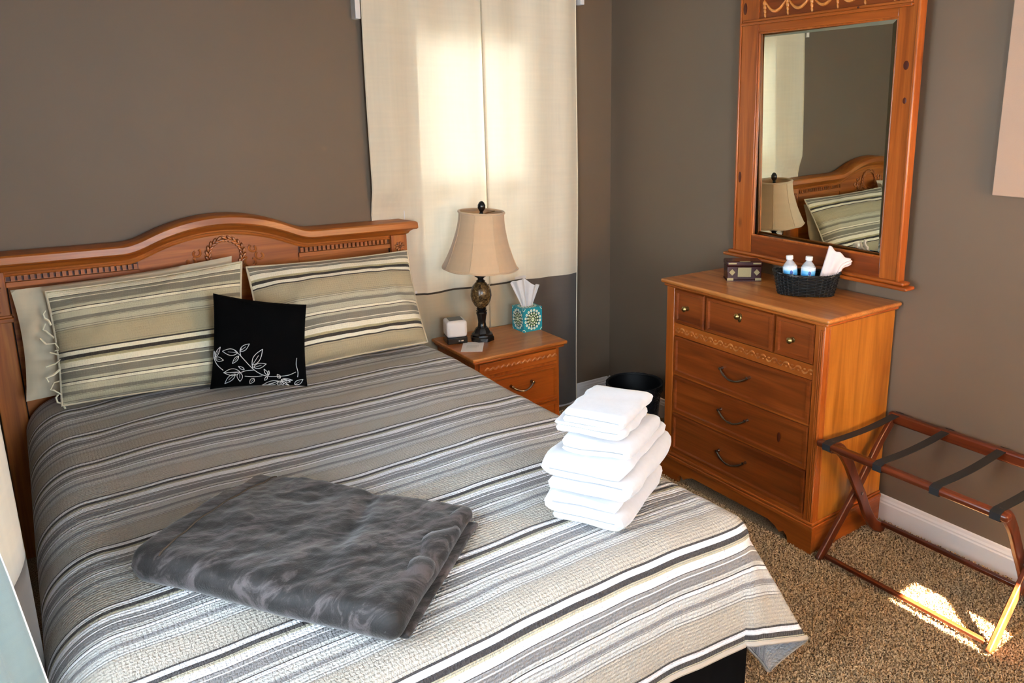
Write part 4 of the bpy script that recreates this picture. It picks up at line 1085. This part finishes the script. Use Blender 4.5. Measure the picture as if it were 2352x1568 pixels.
def bottle(label, lx, ly, lean):
    x, y = inbk(lx, ly)
    t = thing('water_bottle', label, 'bottle', (x, y, DZ+.009), 'water bottles in the basket', rot=(lean[0], lean[1], math.radians(-48)))
    P = [(.026, 0), (.029, .004), (.029, .040), (.028, .044), (.029, .048), (.029, .108), (.027, .114), (.020, .124), (.013, .132), (.0115, .136), (.0115, .144)]
    obj('bottle_body', B().lathe(P, n=28), M['clear'], t, label='clear plastic bottle')
    obj('water', B().lathe([(.025, .002), (.0275, .006), (.0275, .108), (.022, .116)], n=24), plain('water_tint', (190, 205, 214), .05), t)
    b = B(); b.grid(lambda u, v: Vector((.0298*math.cos(2*PI*u), .0298*math.sin(2*PI*u), .050+.060*v)), 32, 2, lambda u, v: (u, v)); obj('paper_label', b, M['label'], t, recalc=False, solid=.0004)
    b = B(); b.ell((.004, -.0305, .088), X*.006, Z*.009, -Y*.0006, 10, 4); obj('label_mark', b, plain('label_blue', (30, 70, 150), .4), t)
    obj('cap', B().lathe([(.0150, 0), (.0150, .014), (.0135, .016)], (0, 0, .139), 24), M['whitepl'], t, label='white screw cap')
bottle('left water bottle with blue label leaning in the black basket', -.060, -.004, (0, math.radians(-5), 0))
bottle('water bottle standing in the middle of the black basket', .004, -.012, (0, math.radians(1), 0))
nx_, ny_ = inbk(.066, .0)
nk = thing('folded_napkin', 'pinkish white folded cloth standing in the right side of the basket', 'napkin', (nx_, ny_, DZ+.010), rot=(0, math.radians(14), math.radians(-48)))
for k, (dx, dy, hh, ww) in enumerate(((0, -.012, .200, .078), (.008, .0, .190, .082), (.012, .012, .178, .078))):
    def nf2(u, v, dx=dx, dy=dy, hh=hh, ww=ww, k=k):
        w_ = ww*(.60+.40*v); zt = hh*v*(1-.16*sm(.55, 1, v)*u); x = (u-.5)*w_+dx+.022*sm(.7, 1, v)*u*u+.008*v
        return Vector((x, dy+.004*math.sin(u*9+k)+.006*math.sin(v*5+k), zt+.004*math.sin(u*14+k)*v))
    obj('napkin_fold', B().grid(nf2, 16, 16), M['napkin'], nk, smooth=80, recalc=False, solid=.009, soloff=0)

# ------------------------------------------------------------------ luggage rack
lr = thing('luggage_rack', 'folding mahogany luggage rack with black straps beside the dresser', 'luggage rack', (-.27, -2.31, 0))
RYa, RYb = -1.985, -2.635; XF, XB, RZ = -.500, -.045, .497
def bar(pts, w1, w2, yy):     # flat bar in the x-z plane, thickness w2 along y, width w1 in plane
    P = [Vector(p) for p in pts]; n = len(P); vs = []
    for i, p in enumerate(P):
        t = (P[min(i+1, n-1)]-P[max(i-1, 0)]).normalized(); nn = Vector((-t.z, 0, t.x))
        for a, c in ((1, 1), (1, -1), (-1, -1), (-1, 1)): vs.append(Vector((p.x, yy, p.z))+nn*(a*w1/2)+Y*(c*w2/2))
    fs = [(4*i+k, 4*i+(k+1) % 4, 4*i+4+(k+1) % 4, 4*i+4+k) for i in range(n-1) for k in range(4)]+[(3, 2, 1, 0), (4*n-4, 4*n-3, 4*n-2, 4*n-1)]
    return B().add(vs, fs)
def curve_pts(P, n=14):
    return [Vector((p[0], 0, p[1])) for p in smooth_line(P, n)]
for yy, s in ((RYa, 1), (RYb, -1)):
    A = curve_pts([(XF+.002, RZ-.004), (-.440, .468), (-.385, .405), (-.335, .322), (-.272, .222), (-.220, .130), (-.160, .056), (-.085, .012)], 6)
    # curved leg bows: top at the front beam, foot at the wall side
    obj('leg', bar(A, .046, .018, yy-s*.011), M['rack_z'], lr, bevel=.004, label='curved leg from front beam to back foot')
    Bp = curve_pts([(XB, RZ-.005), (-.13, .410), (-.272, .240), (-.40, .105), (-.497, .004)], 6)
    obj('leg', bar(Bp, .040, .018, yy+s*.011), M['rack_z'], lr, bevel=.004, label='straight leg from back beam to front foot')
    b = B().tube([(-.280, yy-.024, .237), (-.280, yy+.024, .237)], .006, 12); obj('pivot_bolt', b, plain('steel_bolt', (150, 140, 130), .3, 1), lr)
obj('front_beam', B().box(XF-.020, XF+.016, RYb-.025, RYa+.045, RZ-.014, RZ+.012), M['rack_y'], lr, bevel=.010, seg=4)
obj('back_beam', B().box(XB-.016, XB+.016, RYb-.045, RYa+.030, RZ-.026, RZ+.020), M['rack_y'], lr, bevel=.009, seg=4)
obj('stretcher', B().box(-.488, -.470, RYb+.010, RYa-.010, .018, .034), M['rack_y'], lr, bevel=.003)
obj('stretcher', B().box(-.118, -.098, RYb+.010, RYa-.010, .035, .052), M['rack_y'], lr, bevel=.003)
for yy in (-1.990, -2.205, -2.420, -2.622):
    b = B(); K = 16; wd = .034; th = .0022
    def sp_(s):
        return Vector((XF+(XB-XF)*s, 0, RZ+.016+.006*(1-2*s)**2*0-.010*math.sin(PI*s)))
    loop = [Vector((XF-.004, 0, RZ-.0165)), Vector((XF-.0225, 0, RZ-.013)), Vector((XF-.0225, 0, RZ+.010))]+[sp_(i/K) for i in range(K+1)]+[Vector((XB+.0185, 0, RZ+.018)), Vector((XB+.0185, 0, RZ-.022)), Vector((XB-.004, 0, RZ-.0245))]
    n = len(loop); vs = []
    for i, p in enumerate(loop):
        t = (loop[min(i+1, n-1)]-loop[max(i-1, 0)]).normalized(); nn = Vector((-t.z, 0, t.x))
        skew = .0
        for a, c in ((1, 1), (1, -1), (-1, -1), (-1, 1)): vs.append(p+nn*(a*th/2)+Y*(yy+c*wd/2+skew))
    b.add(vs, [(4*i+k, 4*i+(k+1) % 4, 4*i+4+(k+1) % 4, 4*i+4+k) for i in range(n-1) for k in range(4)]+[(3, 2, 1, 0), (4*n-4, 4*n-3, 4*n-2, 4*n-1)])
    obj('strap', b, M['strap'], lr, smooth=30, label='black webbing strap')

# pale canvas on the right wall
cv = thing('wall_canvas', 'blank pale canvas hanging at the right edge of the photo', 'canvas', (-.02, -2.62, 1.44))
obj('canvas', B().box(-.032, -.003, -3.0, -2.265, 1.44, 2.35), M['canvas'], cv, bevel=.003)
obj('backing_frame', B().box(-.0035, -.0005, -2.98, -2.285, 1.46, 2.33), M['paper'], cv)

# ------------------------------------------------------------------ carpet pile where the floor is in view
import array
def pile():
    rnd = random.Random(3); vs = []; fs = []
    N = 150000
    for k in range(N):
        x = rnd.uniform(-1.55, -.02); y = rnd.uniform(-2.98, -.08)
        if x < -1.33 and y > -2.37: continue
        if DX < x < -.02 and DY1 < y < DY0: continue
        if NY1 < y and x < NX1: continue
        h = rnd.uniform(.006, .011); a = rnd.uniform(0, 2*PI); r = .0028; lx, ly_ = rnd.uniform(-.006, .006), rnd.uniform(-.006, .006)
        ca, sa = math.cos(a)*r, math.sin(a)*r; b0 = len(vs)
        vs += [(x-ca, y-sa, -.001), (x+ca, y+sa, -.001), (x+ca*.8+lx, y+sa*.8+ly_, h), (x-ca*.8+lx, y-sa*.8+ly_, h), (x-sa, y+ca, -.001), (x+sa, y-ca, -.001), (x+sa*.8+lx, y-ca*.8+ly_, h*.9), (x-sa*.8+lx, y+ca*.8+ly_, h*.9)]
        fs += [(b0, b0+1, b0+2, b0+3), (b0+4, b0+5, b0+6, b0+7)]
    me = bpy.data.meshes.new('carpet_pile'); me.from_pydata(vs, [], fs); me.materials.append(M['tuft'])
    o = bpy.data.objects.new('carpet_pile', me); C.objects.link(o)
    tag(o, 'speckled beige carpet pile covering the floor', 'carpet', kind='stuff')
pile()
